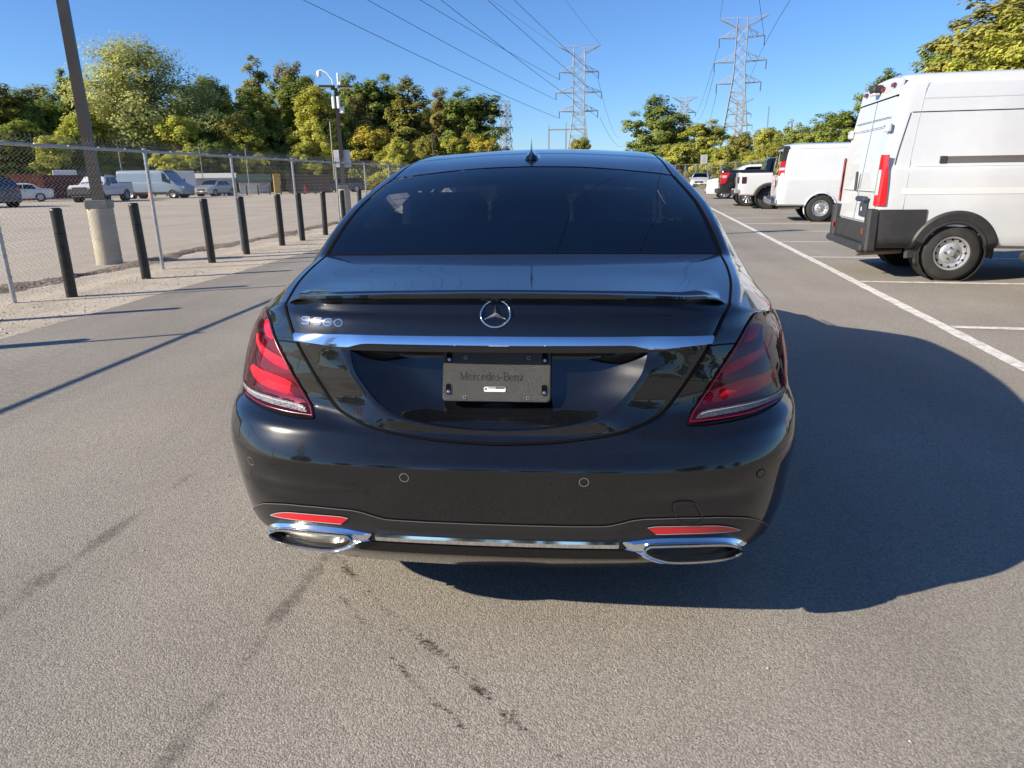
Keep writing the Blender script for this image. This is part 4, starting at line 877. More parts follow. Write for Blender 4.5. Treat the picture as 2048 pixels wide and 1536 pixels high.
# ================================================================== lamp posts
M_POLE = mat('bronze_painted_steel', (.075, .062, .052), .45, .3, noise=.12, nscale=3, dirt=.3, dscale=2, dcol=(.14, .12, .10))
M_CONC = mat('weathered_concrete', (.40, .36, .28), .9, noise=.18, nscale=6, bump=.8, bscale=40, dirt=.5, dscale=3, dcol=(.24, .20, .14))
def lamp_post(loc, pier_r, pier_h, top, pw, label, yellow=False):
    l = empty('lamp_post', loc, 0, label, 'lamp post', 'parking-lot lamp posts')
    MB().lathe([(pier_r * 1.02, -.05), (pier_r, .1), (pier_r * .985, pier_h - .02), (pier_r * .96, pier_h), (.001, pier_h)], (0, 0, 0), 2, 32).build('concrete_pier', M_CONC, l, smooth=40)
    MB().rbox((0, 0, pier_h + .07), (.36, .36, .14), .012, (0, 0, R(18))).build('base_cover', mat('grey_cover', (.16, .165, .16), .5, .4, noise=.2), l)
    mb = MB(); mb.box((0, 0, (pier_h + top) / 2), (pw, pw, top - pier_h), (0, 0, R(18)), taper=.8); mb.build('pole', M_POLE, l, smooth=0)
    h = MB(); h.rbox((.34, 0, top + .05), (.55, .42, .07), .03); h.rbox((-.34, 0, top + .05), (.55, .42, .07), .03); h.cyl((-.1, 0, top - .06), (-.1, 0, top + .1), .08, 10); h.xf(Matrix.Rotation(R(18), 4, 'Z')); h.build('lamp_head', M_POLE, l)
    for sx_ in (-1, 1):
        MB().box((sx_ * .36, 0, top + .012), (.40, .30, .012)).xf(Matrix.Rotation(R(18), 4, 'Z')).build('lens_panel', mat('led_panel', (.5, .5, .45), .3), l, smooth=0)
    return l
lp1 = lamp_post((-7.93, 9.62, 0), .205, .93, 7.6, .155, 'square bronze lamp post on a round concrete pier just behind the fence at left')
lp2 = lamp_post((-8.66, 24.67, 0), .225, 1.0, 4.55, .16, 'lamp post with white camera arm and control box, behind the fence near the car roof')
M_WHITE = mat('white_plastic', (.75, .76, .76), .4)
p_ = MB().tube([(-.08, 0, 4.6), (-.12, 0, 4.85), (-.3, 0, 5.08), (-.5, 0, 5.17), (-.58, 0, 5.15)], .022, 8); p_.lathe([(.001, 0), (.06, .0), (.085, -.05), (.085, -.14), (.06, -.20), (.001, -.23)], (-.58, 0, 5.15), 2, 14); p_.build('camera_arm', M_WHITE, lp2)
MB().rbox((.12, -.02, 4.85), (.07, .07, .42), .02).rbox((.16, 0, 4.7), (.12, .1, .14), .02).build('antenna', M_WHITE, lp2)
MB().rbox((-.10, -.08, 4.05), (.10, .12, .42), .02).rbox((.09, -.08, 4.05), (.10, .12, .42), .02).rbox((.16, .02, 3.8), (.16, .12, .22), .02).build('radio_box', M_WHITE, lp2)
MB().rbox((0, .12, 2.10), (.60, .14, .62), .01, (0, 0, R(8))).build('control_box', mat('grey_box_paint', (.50, .52, .53), .45, noise=.06), lp2)
# ================================================================== other vehicles
def pch(pts): return pchip([a for a, _ in pts], [b for _, b in pts])
M_TG = glass('vehicle_glass', (.06, .07, .075)); M_TRIM = mat('black_trim_plastic', (.022, .023, .025), .55, noise=.1, dirt=.3, dscale=4, dcol=(.07, .065, .06))
M_WHT = mat('white_vehicle_paint', (.55, .575, .605), .32, coat=.8, noise=.02, dirt=.16, dscale=1.6, dcol=(.40, .39, .37))
M_TRED = mat('red_tail_lens', (.50, .008, .012), .2, coat=1, noise=.2, nscale=60); M_TCLR = mat('clear_tail_lens', (.62, .64, .66), .12, .3, coat=1, noise=.25, nscale=40)
M_STEEL = mat('silver_steel_wheel', (.50, .51, .52), .4, .7, noise=.1); M_DKWHEEL = mat('dark_machined_wheel', (.10, .10, .11), .35, .7)
M_INT = mat('vehicle_interior', (.015, .015, .016), .8)
class Veh:
    """Body lofted along its length: y=0 rear, y=L front; hw half width, zb belt, zr roof, zs sill."""
    def __init__(s, root, L, hw, zb, zr, zs, tum=.28, crown=.03, lean=0., bulge=.02, paint=None, wheels=(), ny=110, nk=30, flare=None, edge=.05, edge_f=None):
        s.root, s.L = root, L; s.hw, s.zb, s.zr, s.zs = pch(hw), pch(zb), pch(zr), pch(zs); s.tum, s.crown, s.lean, s.bulge = tum, crown, lean, bulge; s.edge = edge
        ys = np.unique(np.r_[np.linspace(0, L, ny), np.linspace(0, .12, 8), np.linspace(L - .12, L, 8)]); ks = np.linspace(0, 7, nk)
        G = np.array([[s.P(y, k) for k in ks] for y in ys]); s.G = G
        C_ = (G[:-1, :-1] + G[1:, 1:]) / 2; m_ = np.ones(C_.shape[:2], bool)
        for wy, r in wheels: m_ &= ~((np.hypot(C_[..., 1] - wy, C_[..., 2] - r) < r * 1.10) & (C_[..., 0] > .45 * np.max(G[..., 0])))
        b = MB(); b.grid(G, flip=True, mask=m_); b.grid(G * [-1, 1, 1], mask=m_)
        for e in (0, -1):
            ring_ = np.concatenate([G[e], (G[e] * [-1, 1, 1])[::-1][1:]]); n = len(ring_); b.add(np.concatenate([ring_, [ring_.mean(0)]]), [(i, (i + 1) % n, n) for i in range(n)])
        s.body = b.build('body', paint, root, smooth=32, weld=.0008)
        for wy, r in wheels:
            for sg in (1, -1):
                x = float(s.P(wy, 2)[0]); aa = np.linspace(R(-25), R(205), 30)
                Pq = np.array([(sg * (s.xat(wy + r * 1.12 * math.cos(a), r + r * 1.12 * math.sin(a)) + .004), wy + r * 1.12 * math.cos(a), max(.2, r + r * 1.12 * math.sin(a))) for a in aa])
                MB().tube(Pq, .022 if flare is None else .03, 6).build('arch_lip', flare or paint, root, smooth=180)
                MB().lathe([(r * 1.10, sg * (x - .01)), (r * 1.10, sg * (x - .42)), (.02, sg * (x - .42))], (0, wy, r), 0, 20).build('wheel_well', M_DARK, root)
        y0, y1 = .15, L - .15
        MB().box((0, L / 2, float(s.zs(L / 2)) + .06), (2 * float(s.hw(L / 2)) * .8, L * .94, .05)).build('underbody', M_DARK, root, smooth=0)
    def nodes(s, y):
        w, zb, zr, zs = float(s.hw(y)), float(s.zb(y)), float(s.zr(y)), float(s.zs(y)); t = s.tum; h = max(zr - zb, .001); q = min(1, h / .25); ed = s.edge * q + .02
        xr = w * .97 - t * h * .86
        return np.array([(w * .86, zs), (w * .975, zs + .05), (w + s.bulge * 0, zs + (zb - zs) * .5), (w * .99, zb - .06), (w * .97, zb), (xr, zb + h * .86), (xr - ed * 1.2, zr - .010 * q), (0, zr + s.crown)])
    def P(s, y, k):
        n = s.nodes(y); i = min(int(k), 6); f = k - i; g = lambda j: n[min(max(j, 0), 7)]
        if i in (5, 6) or (i == 4 and False):
            a, b, c, d = g(i - 1), g(i), g(i + 1), g(i + 2) if i < 6 else np.array([-g(6)[0], g(6)[1]])
            p = .5 * (2 * b + (c - a) * f + (2 * a - 5 * b + 4 * c - d) * f * f + (3 * b - a - 3 * c + d) * f ** 3) if i == 6 else b + (c - b) * f
        else: p = n[i] + (n[i + 1] - n[i]) * f
        return np.array([max(p[0], 0), y + s.leanf(p[1]) * (1 - y / s.L) ** 6, p[1]])
    def leanf(s, z): return s.lean * (.22 * max(0, z - .9) + .8 * max(0, z - 1.5) ** 1.2)
    def xat(s, y, z):
        y = min(max(y, 0), s.L); n = s.nodes(y); return float(np.interp(z, n[:6, 1], n[:6, 0]))
    def side_patch(s, name, m, y0, y1, k0, k1, off=.006, sides=(1, -1), parent=None, slant=0., slant1=None, n=14, round_=0.):
        sl1 = slant if slant1 is None else slant1; out = []
        for sg in sides:
            Gp = []
            for a in np.linspace(0, 1, n):
                row = []
                for b in np.linspace(0, 1, 8):
                    bb = b
                    k = k0 + (k1 - k0) * bb; y = (y0 + slant * b) * (1 - a) + (y1 + sl1 * b) * a
                    p = s.P(y, k); row.append((sg * (p[0] + off), p[1], p[2]))
                Gp.append(row)
            out.append(MB().grid(np.array(Gp), flip=sg > 0).build(name, m, parent or s.root, smooth=60))
        return out
    def zpatch(s, name, m, y0, y1, z0, z1, off=.006, sides=(1, -1), parent=None, n=14, zf=None):
        out = []
        for sg in sides:
            Gp = [[(sg * (s.xat(y, z) + off), y + s.leanf(z) * (1 - y / s.L) ** 6, z) for z in np.linspace(z0 if zf is None else zf(y), z1, 8)] for y in np.linspace(y0, y1, n)]
            out.append(MB().grid(np.array(Gp), flip=sg > 0).build(name, m, parent or s.root, smooth=60))
        return out
    def top_patch(s, name, m, y0, y1, k0=6.05, off=.006, parent=None, n=12, full=True):
        Gp = []
        for y in np.linspace(y0, y1, n):
            h = [s.P(y, k) for k in np.linspace(k0, 7, 8)]; row = [(-p[0], p[1], p[2] + off) for p in h] + [(p[0], p[1], p[2] + off) for p in h[::-1][1:]]; Gp.append(row)
        sl = np.array(Gp); d = sl[-1].mean(0) - sl[0].mean(0); sl[..., 1] += -np.sign(d[2]) * (-off) * 1.2 if abs(d[2]) > .05 else 0
        return MB().grid(sl).build(name, m, parent or s.root, smooth=60)
    def wheels4(s, rear, front, r, w, rim, style='alloy', spokes=5, mt=None):
        for wy in (rear, front):
            for sg in (1, -1):
                x = float(s.P(wy, 2)[0]) - w / 2 - .02; q = empty('wheel'); q.parent = s.root; wheel(q, sg * x, wy, r, w, sg, rim, spokes, style, mt)
def place(root, x, y, hx, hy):      # root sits on the ground under the rear end, heading (hx,hy)
    root.location = (x, y, 0); root.rotation_euler = (0, 0, math.atan2(-hx, hy))
def bx(root, name, m, c, d, rot=None, r=.01): return MB().rbox(c, d, r, rot).build(name, m, root)
# ---- tall white cargo van (two of them share the build)
def tall_van(label):
    root = empty('cargo_van', label=label, cat='van', group='tall white cargo vans')
    v = Veh(root, 5.95, [(0, .96), (.06, .99), (.2, 1.0), (4.3, 1.0), (5.3, .97), (5.8, .86), (5.95, .70)], [(0, 1.42), (3.9, 1.42), (4.6, 1.25), (5.95, 1.0)], [(0, 2.44), (.1, 2.47), (.4, 2.48), (3.9, 2.48), (4.2, 2.42), (4.95, 1.55), (5.2, 1.28), (5.95, 1.0)], [(0, .42), (5.95, .34)], tum=.06, crown=.045, lean=.145, paint=M_WHT, wheels=((.94, .345), (4.75, .345)), ny=130, nk=34, flare=M_TRIM, edge=.10)
    v.wheels4(.94, 4.75, .345, .225, .20, 'steel', mt=M_STEEL)
    v.zpatch('lower_cladding', M_TRIM, .03, .58, .40, .885, .012)
    v.zpatch('door_cladding', M_TRIM, 1.95, 3.2, .52, .72, .014)
    for sg in (1, -1):        # broad moulded wheel-arch flare
        aa = np.linspace(R(-8), R(188), 30); Gp = []
        for rr_, o in ((.385, -.06), (.40, .03), (.485, .035), (.515, .004)): Gp.append([(sg * (v.xat(0.94 + rr_ * math.cos(a), .345 + rr_ * math.sin(a) * 1.02) + o), 0.94 + rr_ * math.cos(a), .345 + rr_ * math.sin(a) * 1.02) for a in aa])
        MB().grid(np.array(Gp), flip=sg < 0).build('arch_flare', M_TRIM, root, smooth=40)
    # rear end: leaning face helper
    ry = lambda z, o=0: v.leanf(z) - o
    def rp(name, m, x0, x1, z0, z1, o=.006, th=.01, parent=None):
        P8 = [(x0, ry(z0, o), z0), (x1, ry(z0, o), z0), (x1, ry(z1, o), z1), (x0, ry(z1, o), z1)]; return MB().prism(P8, (0, th, 0)).build(name, m, parent or root, smooth=0)
    for sg in (1, -1):
        d = rp('rear_door', M_WHT, sg * .012, sg * .80, .72, 2.22, .010, .03)
        rp('door_groove', M_GAP, sg * .03, sg * .79, 1.985, 1.992, .0115, .002, d); rp('door_groove', M_GAP, sg * .03, sg * .79, 1.88, 1.886, .0115, .002, d); rp('door_groove', mat('soft_crease', (.5, .5, .5), .4), sg * .03, sg * .79, 1.10, 1.112, .0115, .002, d)
        for z in (.80, 1.86): bx(root, 'hinge', M_WHT, (sg * .885, ry(z, .03), z), (.15, .05, .11), None, .012); bx(root, 'hinge_pin', M_GAP, (sg * .84, ry(z, .057), z + .02), (.02, .006, .02), None, .002)
        # tail lamp: tall, curved outer edge, clear middle
        zs_ = np.linspace(.93, 1.54, 24); Gp = []
        for z in zs_:
            t = (z - .93) / .61; wi = .87 + .0 * t; wo = 1.0 - .055 * max(0, (t - .72) / .28) ** 1.5
            Gp.append([(sg * wi, ry(z, .020), z), (sg * (wi + .07), ry(z, .024), z), (sg * .985, ry(z, .004), z), (sg * 1.008, ry(z, -.045), z), (sg * 1.010, ry(z, -.075 - .02 * (1 - t) + .05 * t * t), z)])
        tl_ = MB().grid(np.array(Gp), flip=sg < 0).build('tail_lamp', M_TRED, root, smooth=50)
        Gc = [[(sg * .885, ry(z, .030), z), (sg * .950, ry(z, .030), z), (sg * .975, ry(z, .012), z)] for z in np.linspace(1.06, 1.36, 10)]; MB().grid(np.array(Gc), flip=sg < 0).build('clear_section', M_TCLR, tl_, smooth=0)
        MB().rbox((sg * .90, -.015, .62), (.20, .14, .54), .03).build('bumper_corner', M_TRIM, root); bx(root, 'marker_reflector', M_TRED, (sg * .80, -.088, .60), (.025, .01, .07), None, .003)
    rp('door_gap', M_GAP, -.006, .006, .72, 2.22, .011, .02)
    bx(root, 'door_handle', M_TRIM, (-.07, ry(1.22, .025), 1.22), (.055, .03, .26), None, .02)
    bx(root, 'plate_lamp_cover', mat('navy_trim', (.03, .04, .06), .5), (.44, ry(1.0, .05), 1.0), (.40, .07, .07), None, .02); bx(root, 'empty_plate_holder', mat('navy_trim', (.03, .04, .06), .5), (.46, ry(.86, .022), .86), (.32, .02, .17), None, .006); bx(root, 'plate_paper', M_WHITE, (.42, ry(.86, .034), .87), (.03, .004, .05), None, .001)
    bx(root, 'bumper_step', M_TRIM, (0, -.05, .40), (1.92, .18, .10), None, .03); bx(root, 'bumper_face', M_TRIM, (0, -.02, .57), (1.6, .06, .26), None, .02)
    rp('roof_sill', M_WHT, -.86, .86, 2.24, 2.42, .014, .03); rp('door_gap', M_GAP, -.86, .86, 2.222, 2.236, .011, .01)
    for x in (-.62, -.16, .16, .62): bx(root, 'clearance_lamp', mat('dark_red_lamp', (.10, .004, .006), .2, coat=1), (x, ry(2.37, .035), 2.37), (.11, .05, .05), None, .015)
    bx(root, 'roof_camera', M_TRIM, (0, ry(2.37, .07), 2.385), (.22, .13, .09), None, .02); bx(root, 'camera_base', M_WHT, (0, ry(2.33, .07), 2.325), (.16, .08, .04), None, .01)
    # side: crease lines, panel rim, slider rail
    for z0, z1, o in ((2.175, 2.185, .003), ): v.zpatch('side_groove', mat('soft_crease', (.5, .5, .5), .4), .30, 4.0, z0, z1, o)
    v.zpatch('panel_edge', M_GAP, .20, 3.9, 2.02, 2.030, .0035); v.zpatch('side_crease', mat('crease_shade', (.62, .63, .63), .35), .25, 4.6, 1.065, 1.14, .004); v.zpatch('side_crease', mat('crease_shade', (.62, .63, .63), .35), .35, 4.2, 1.395, 1.405, .006)
    for sg in (1, -1):
        L1 = [(sg * (v.xat(.30 + .06 * (1 - t), 1.42 + .60 * t) + .004), .13 + .05 * t + v.leanf(1.42 + .6 * t) * .85, 1.42 + .60 * t) for t in np.linspace(0, 1, 12)]; MB().tube(L1, .004, 5).build('panel_edge', M_GAP, root, smooth=180)
        L1 = [(sg * (v.xat(.4, z) + .001), .30 + v.leanf(z) * .7, z) for z in np.linspace(.89, 2.38, 16)]; MB().tube(L1, .003, 4).build('body_seam', mat('seam_light', (.42, .42, .42), .5), root, smooth=180)
        L1 = [(sg * (v.xat(y, 1.47) + .012), y, 1.47) for y in np.linspace(.72, 3.4, 10)]; Gq = [[(p[0] - sg * .02, p[1], p[2] + .04), (p[0], p[1], p[2] + .037), (p[0] - sg * .004, p[1], p[2]), (p[0], p[1], p[2] - .037), (p[0] - sg * .02, p[1], p[2] - .04)] for p in L1]
        MB().grid(np.array(Gq), flip=sg < 0).build('slider_rail', mat('rail_grey', (.16, .15, .14), .45, .4), root, smooth=20); bx(root, 'rail_end', M_TRIM, (sg * (v.xat(.7, 1.47) + .008), .68, 1.47), (.02, .08, .085), None, .005)
        L2 = [(sg * (v.xat(3.0, z) + .002), 4.0, z) for z in np.linspace(.5, 2.3, 10)]; MB().tube(L2, .004, 4).build('door_gap', M_GAP, root, smooth=180)
        bx(root, 'door_mirror', M_TRIM, (sg * 1.14, 4.75, 1.62), (.18, .14, .32), None, .04)
    v.side_patch('cab_window', M_TG, 4.12, 4.75, 4.15, 4.95, .008, slant=0, slant1=-.45); v.top_patch('windscreen', M_TG, 4.2, 5.0)
    MB().cyl((.55, -.06, .30), (.5, .5, .33), .035, 10).build('exhaust_pipe', mat('rusty_pipe', (.25, .20, .15), .6, .5), root)
    MB().cyl((-.7, .94, .345), (.7, .94, .345), .07, 10).build('axle', M_DARK, root)
    return root
van1 = tall_van('tall white cargo van with black lower cladding, nearest in the row at right'); place(van1, 4.07, 8.45, .9935, -.114)
van2 = copy_tree(van1); van2['label'] = 'cargo van of which only a dark rear bumper corner shows at the right edge'; place(van2, 5.20, 5.62, .987, -.160)
# ---- mid-size white work van
root = empty('work_van', label='white panel van with chrome bumper and slanted rear windows, beyond the tall van', cat='van')
v = Veh(root, 5.70, [(0, .90), (.06, .95), (.25, .985), (4.2, .985), (5.2, .95), (5.6, .82), (5.7, .72)], [(0, 1.22), (3.8, 1.22), (4.4, 1.15), (5.7, .95)], [(0, 2.02), (.12, 2.08), (.5, 2.11), (3.3, 2.11), (3.8, 2.02), (4.6, 1.24), (4.8, 1.17), (5.7, .95)], [(0, .44), (5.7, .36)], tum=.20, crown=.05, lean=.17, paint=M_WHT, wheels=((1.18, .375), (4.55, .375)), ny=110)
v.wheels4(1.18, 4.55, .375, .23, .21, 'steel', mt=M_STEEL)
ry = lambda z, o=0: v.leanf(z) - o
def wq(name, m, pts, o, th=.012, parent=None):
    return MB().prism([(x, ry(z, o), z) for x, z in pts], (0, th, 0)).build(name, m, parent or root, smooth=0)
for sg in (1, -1):
    wq('rear_window', M_TG, [(sg * .08, 1.30), (sg * .66, 1.30), (sg * .60, 1.93), (sg * .12, 1.96)], .012)
    wq('window_frame', M_WHT, [(sg * .03, 1.24), (sg * .74, 1.24), (sg * .67, 2.0), (sg * .06, 2.02)], .006)
    zz = np.linspace(1.26, 1.66, 10); Gp = [[(sg * .78, ry(z, .012), z), (sg * .88, ry(z, .008), z), (sg * (v.xat(.12, z) + .006), ry(z, -.14), z)] for z in zz]; tq = MB().grid(np.array(Gp), flip=sg < 0).build('tail_lamp', M_TRED, root, smooth=40)
    Gp = [[(sg * .79, ry(z, .016), z), (sg * .88, ry(z, .012), z), (sg * (v.xat(.12, z) + .009), ry(z, -.13), z)] for z in np.linspace(1.42, 1.49, 3)]; MB().grid(np.array(Gp), flip=sg < 0).build('clear_section', M_TCLR, tq, smooth=40)
    zz = np.linspace(1.66, 2.07, 10); Gp = [[(sg * (.77 - .18 * (z - 1.66)), ry(z, .010), z), (sg * (.86 - .15 * (z - 1.66)), ry(z, .004), z), (sg * (v.xat(.12, z) + .004), ry(z, -.14), z)] for z in zz]; MB().grid(np.array(Gp), flip=sg < 0).build('black_pillar_trim', M_TRIM, root, smooth=40)
wq('roof_trim', M_TRIM, [(-.72, 2.00), (.72, 2.00), (.66, 2.075), (-.66, 2.075)], .008); wq('door_gap', M_GAP, [(-.006, .75), (.006, .75), (.006, 2.0), (-.006, 2.0)], .009, .004)
wq('handle_recess', M_TRIM, [(.10, .96), (.30, .96), (.30, 1.14), (.10, 1.14)], .010); bx(root, 'plate_paper', M_WHITE, (.2, ry(1.0, .02), 1.04), (.10, .006, .1), None, .002)
bx(root, 'chrome_bumper', mat('bumper_chrome', (.55, .56, .58), .18, 1.), (0, -.10, .57), (1.90, .20, .20), None, .05); bx(root, 'bumper_step', M_TRIM, (0, -.11, .675), (1.1, .19, .02), None, .005); bx(root, 'hitch', M_DARK, (0, .02, .42), (.7, .12, .08))
v.zpatch('side_panel_edge', mat('crease_shade', (.62, .63, .63), .35), .45, 3.0, 1.99, 2.0, .003); v.zpatch('side_panel_edge', mat('crease_shade', (.62, .63, .63), .35), .45, 3.0, 1.28, 1.29, .003); v.zpatch('side_crease', mat('crease_shade', (.62, .63, .63), .35), .2, 4.3, .95, .965, .003)
v.side_patch('cab_window', M_TG, 3.35, 4.1, 4.1, 4.9, .008, slant1=-.5); v.top_patch('windscreen', M_TG, 3.85, 4.6)
for sg in (1, -1): bx(root, 'door_mirror', M_TRIM, (sg * 1.12, 4.2, 1.40), (.16, .12, .26), None, .04)
MB().cyl((.45, .12, .36), (.45, .7, .38), .04, 10).build('exhaust_pipe', mat('bright_pipe', (.6, .57, .5), .3, 1.), root); MB().cyl((-.7, 1.18, .37), (.7, 1.18, .37), .07, 10).build('axle', M_DARK, root)
place(root, 6.02, 20.05, .987, -.160)
# ---- generic pickup
def pickup(label, paint, L=5.9, W=.98, bed=(0, 1.85), hood=1.12, roof=1.93, bedz=1.38, r=.40, rim=.24, trim=M_TRIM, chrome=False, cover=False, spokes=6, mt=None, fl=None, cat='pickup truck', group=None, ext=0.):
    root = empty('pickup_truck', label=label, cat=cat, group=group); b1 = bed[1]; cab1 = b1 + 1.75 + ext
    v = Veh(root, L, [(0, W * .95), (.05, W * .98), (.3, W), (L - 1, W), (L - .3, W * .95), (L, W * .82)], [(0, bedz), (b1, bedz), (b1 + .02, 1.22), (cab1 + .6, 1.2), (L - .2, hood - .08), (L, hood - .15)],
            [(0, bedz + .002), (b1, bedz + .004), (b1 + .03, roof - .12), (b1 + .25, roof), (cab1 - .5, roof), (cab1 + .32, hood + .08), (cab1 + .45, hood + .03), (L - .25, hood), (L, hood - .12)], [(0, .52), (L, .42)], tum=.24, crown=.03, paint=paint, wheels=((1.12, r), (L - 1.0, r)), ny=90, flare=fl or trim)
    v.wheels4(1.12, L - 1.0, r, .26, rim, 'alloy', spokes, mt)
    bx(root, 'tailgate', paint, (0, -.012, (bedz + .72) / 2 + .02), (W * 1.5, .04, bedz - .74), None, .02)
    if cover: bx(root, 'bed_cover', M_TRIM, (0, b1 / 2, bedz + .03), (W * 1.75, b1 * .96, .05), None, .02)
    else:
        for sg in (1, -1): bx(root, 'bed_rail', trim, (sg * W * .90, b1 / 2, bedz + .02), (.09, b1 * .97, .05), None, .02)
        bx(root, 'bed_floor', M_DARK, (0, b1 / 2, bedz + .012), (W * 1.64, b1 * .93, .012), None, .002)
    bx(root, 'rear_bumper', M_CHROME if chrome else trim, (0, -.08, .62), (W * 1.86, .20, .20), None, .04)
    v.side_patch('side_window', M_TG, b1 + .12, b1 + .95, 4.15, 4.92, .008, slant=.12, slant1=0); v.side_patch('side_window', M_TG, b1 + 1.02, cab1 - .05 + .25, 4.15, 4.92, .008, slant=0, slant1=-.55)
    v.top_patch('windscreen', M_TG, cab1 - .48, cab1 + .28); v.top_patch('back_window', M_TG, b1 + .032, b1 + .2)
    for sg in (1, -1):
        bx(root, 'headlamp', M_TCLR, (sg * W * .72, L - .02, hood - .22), (.34, .08, .14), None, .03); bx(root, 'door_mirror', trim, (sg * (W + .14), cab1 + .05, 1.28), (.20, .12, .22), None, .04); bx(root, 'door_handle', trim, (sg * (v.xat(b1 + .9, 1.05) + .015), b1 + .9, 1.07), (.03, .16, .04), None, .01)
    bx(root, 'grille', trim, (0, L + .0, hood - .27), (W * 1.1, .08, .26), None, .03); bx(root, 'front_bumper', M_CHROME if chrome else trim, (0, L + .02, .58), (W * 1.88, .20, .26), None, .05)
    return root, v
M_WHT2 = mat('white_truck_paint', (.58, .59, .60), .3, coat=.8, dirt=.08, dscale=2, dcol=(.4, .37, .33))
g_, v = pickup('white off-road pickup with square tail lamps and black fenders, parked beyond the panel van', M_WHT2, L=5.5, W=.94, bed=(0, 1.6), hood=1.22, roof=1.86, bedz=1.36, r=.42, rim=.22, spokes=5, mt=M_DKWHEEL)
for sg in (1, -1):
    t_ = bx(g_, 'tail_lamp', M_TRIM, (sg * .80, -.02, 1.10), (.17, .10, .25), None, .03); bx(g_, 'lamp_red', mat('smoked_red', (.08, .006, .01), .2, coat=1), (sg * .80, -.072, 1.10), (.11, .02, .18), None, .02).parent = t_
    t2 = bx(g_, 'side_lamp', M_TRIM, (sg * .945, .16, 1.10), (.03, .17, .25), None, .012); bx(g_, 'lamp_red', mat('smoked_red', (.08, .006, .01), .2, coat=1), (sg * .965, .16, 1.10), (.01, .11, .18), None, .004).parent = t2
    aa = np.linspace(R(10), R(170), 20); Gp = [[(sg * (.93 + o), 1.12 + q * math.cos(a), .42 + q * .98 * math.sin(a)) for a in aa] for q, o in ((.46, .0), (.47, .14), (.55, .15), (.60, .0))]; MB().grid(np.array(Gp), flip=sg < 0).build('wide_fender', M_TRIM, g_, smooth=40)
    bx(g_, 'bumper_corner', M_STEEL, (sg * .78, -.06, .68), (.3, .22, .16), None, .03)
bx(g_, 'red_reflector', M_TRED, (.62, -.19, .66), (.14, .01, .04), None, .003)
place(g_, 6.62, 27.75, .99, -.14)
g_, v = pickup('black pickup truck with red and white tail lamps beside the white off-road pickup', mat('black_truck_paint', (.006, .006, .007), .25, coat=1), L=5.9, W=1.0, bed=(0, 1.75), hood=1.2, roof=1.96, bedz=1.46, r=.41, rim=.27, spokes=12)
for sg in (1, -1):
    Pz = [(sg * .70, -.045, 1.40), (sg * 1.0, -.03, 1.40), (sg * 1.0, -.03, .95), (sg * .86, -.045, 1.02)]; t_ = MB().prism(Pz, (0, .05, 0)).build('tail_lamp', M_TRED, g_, smooth=0)
    Pz = [(sg * .80, -.05, 1.28), (sg * .94, -.048, 1.30), (sg * .95, -.048, 1.20), (sg * .82, -.05, 1.18)]; MB().prism(Pz, (0, .02, 0)).build('clear_section', M_TCLR, t_, smooth=0)
    Pz = [(sg * 1.012, 0, 1.40), (sg * 1.012, .34, 1.40), (sg * 1.012, .16, .98), (sg * 1.012, 0, .92)]; MB().prism(Pz, (-sg * .03, 0, 0)).build('tail_lamp', M_TRED, g_, smooth=0)
    MB().prism([(sg * 1.016, .02, 1.28), (sg * 1.016, .22, 1.28), (sg * 1.016, .16, 1.18), (sg * 1.016, .02, 1.18)], (-sg * .01, 0, 0)).build('clear_section', M_TCLR, g_, smooth=0)
place(g_, 6.45, 30.45, .99, -.14)
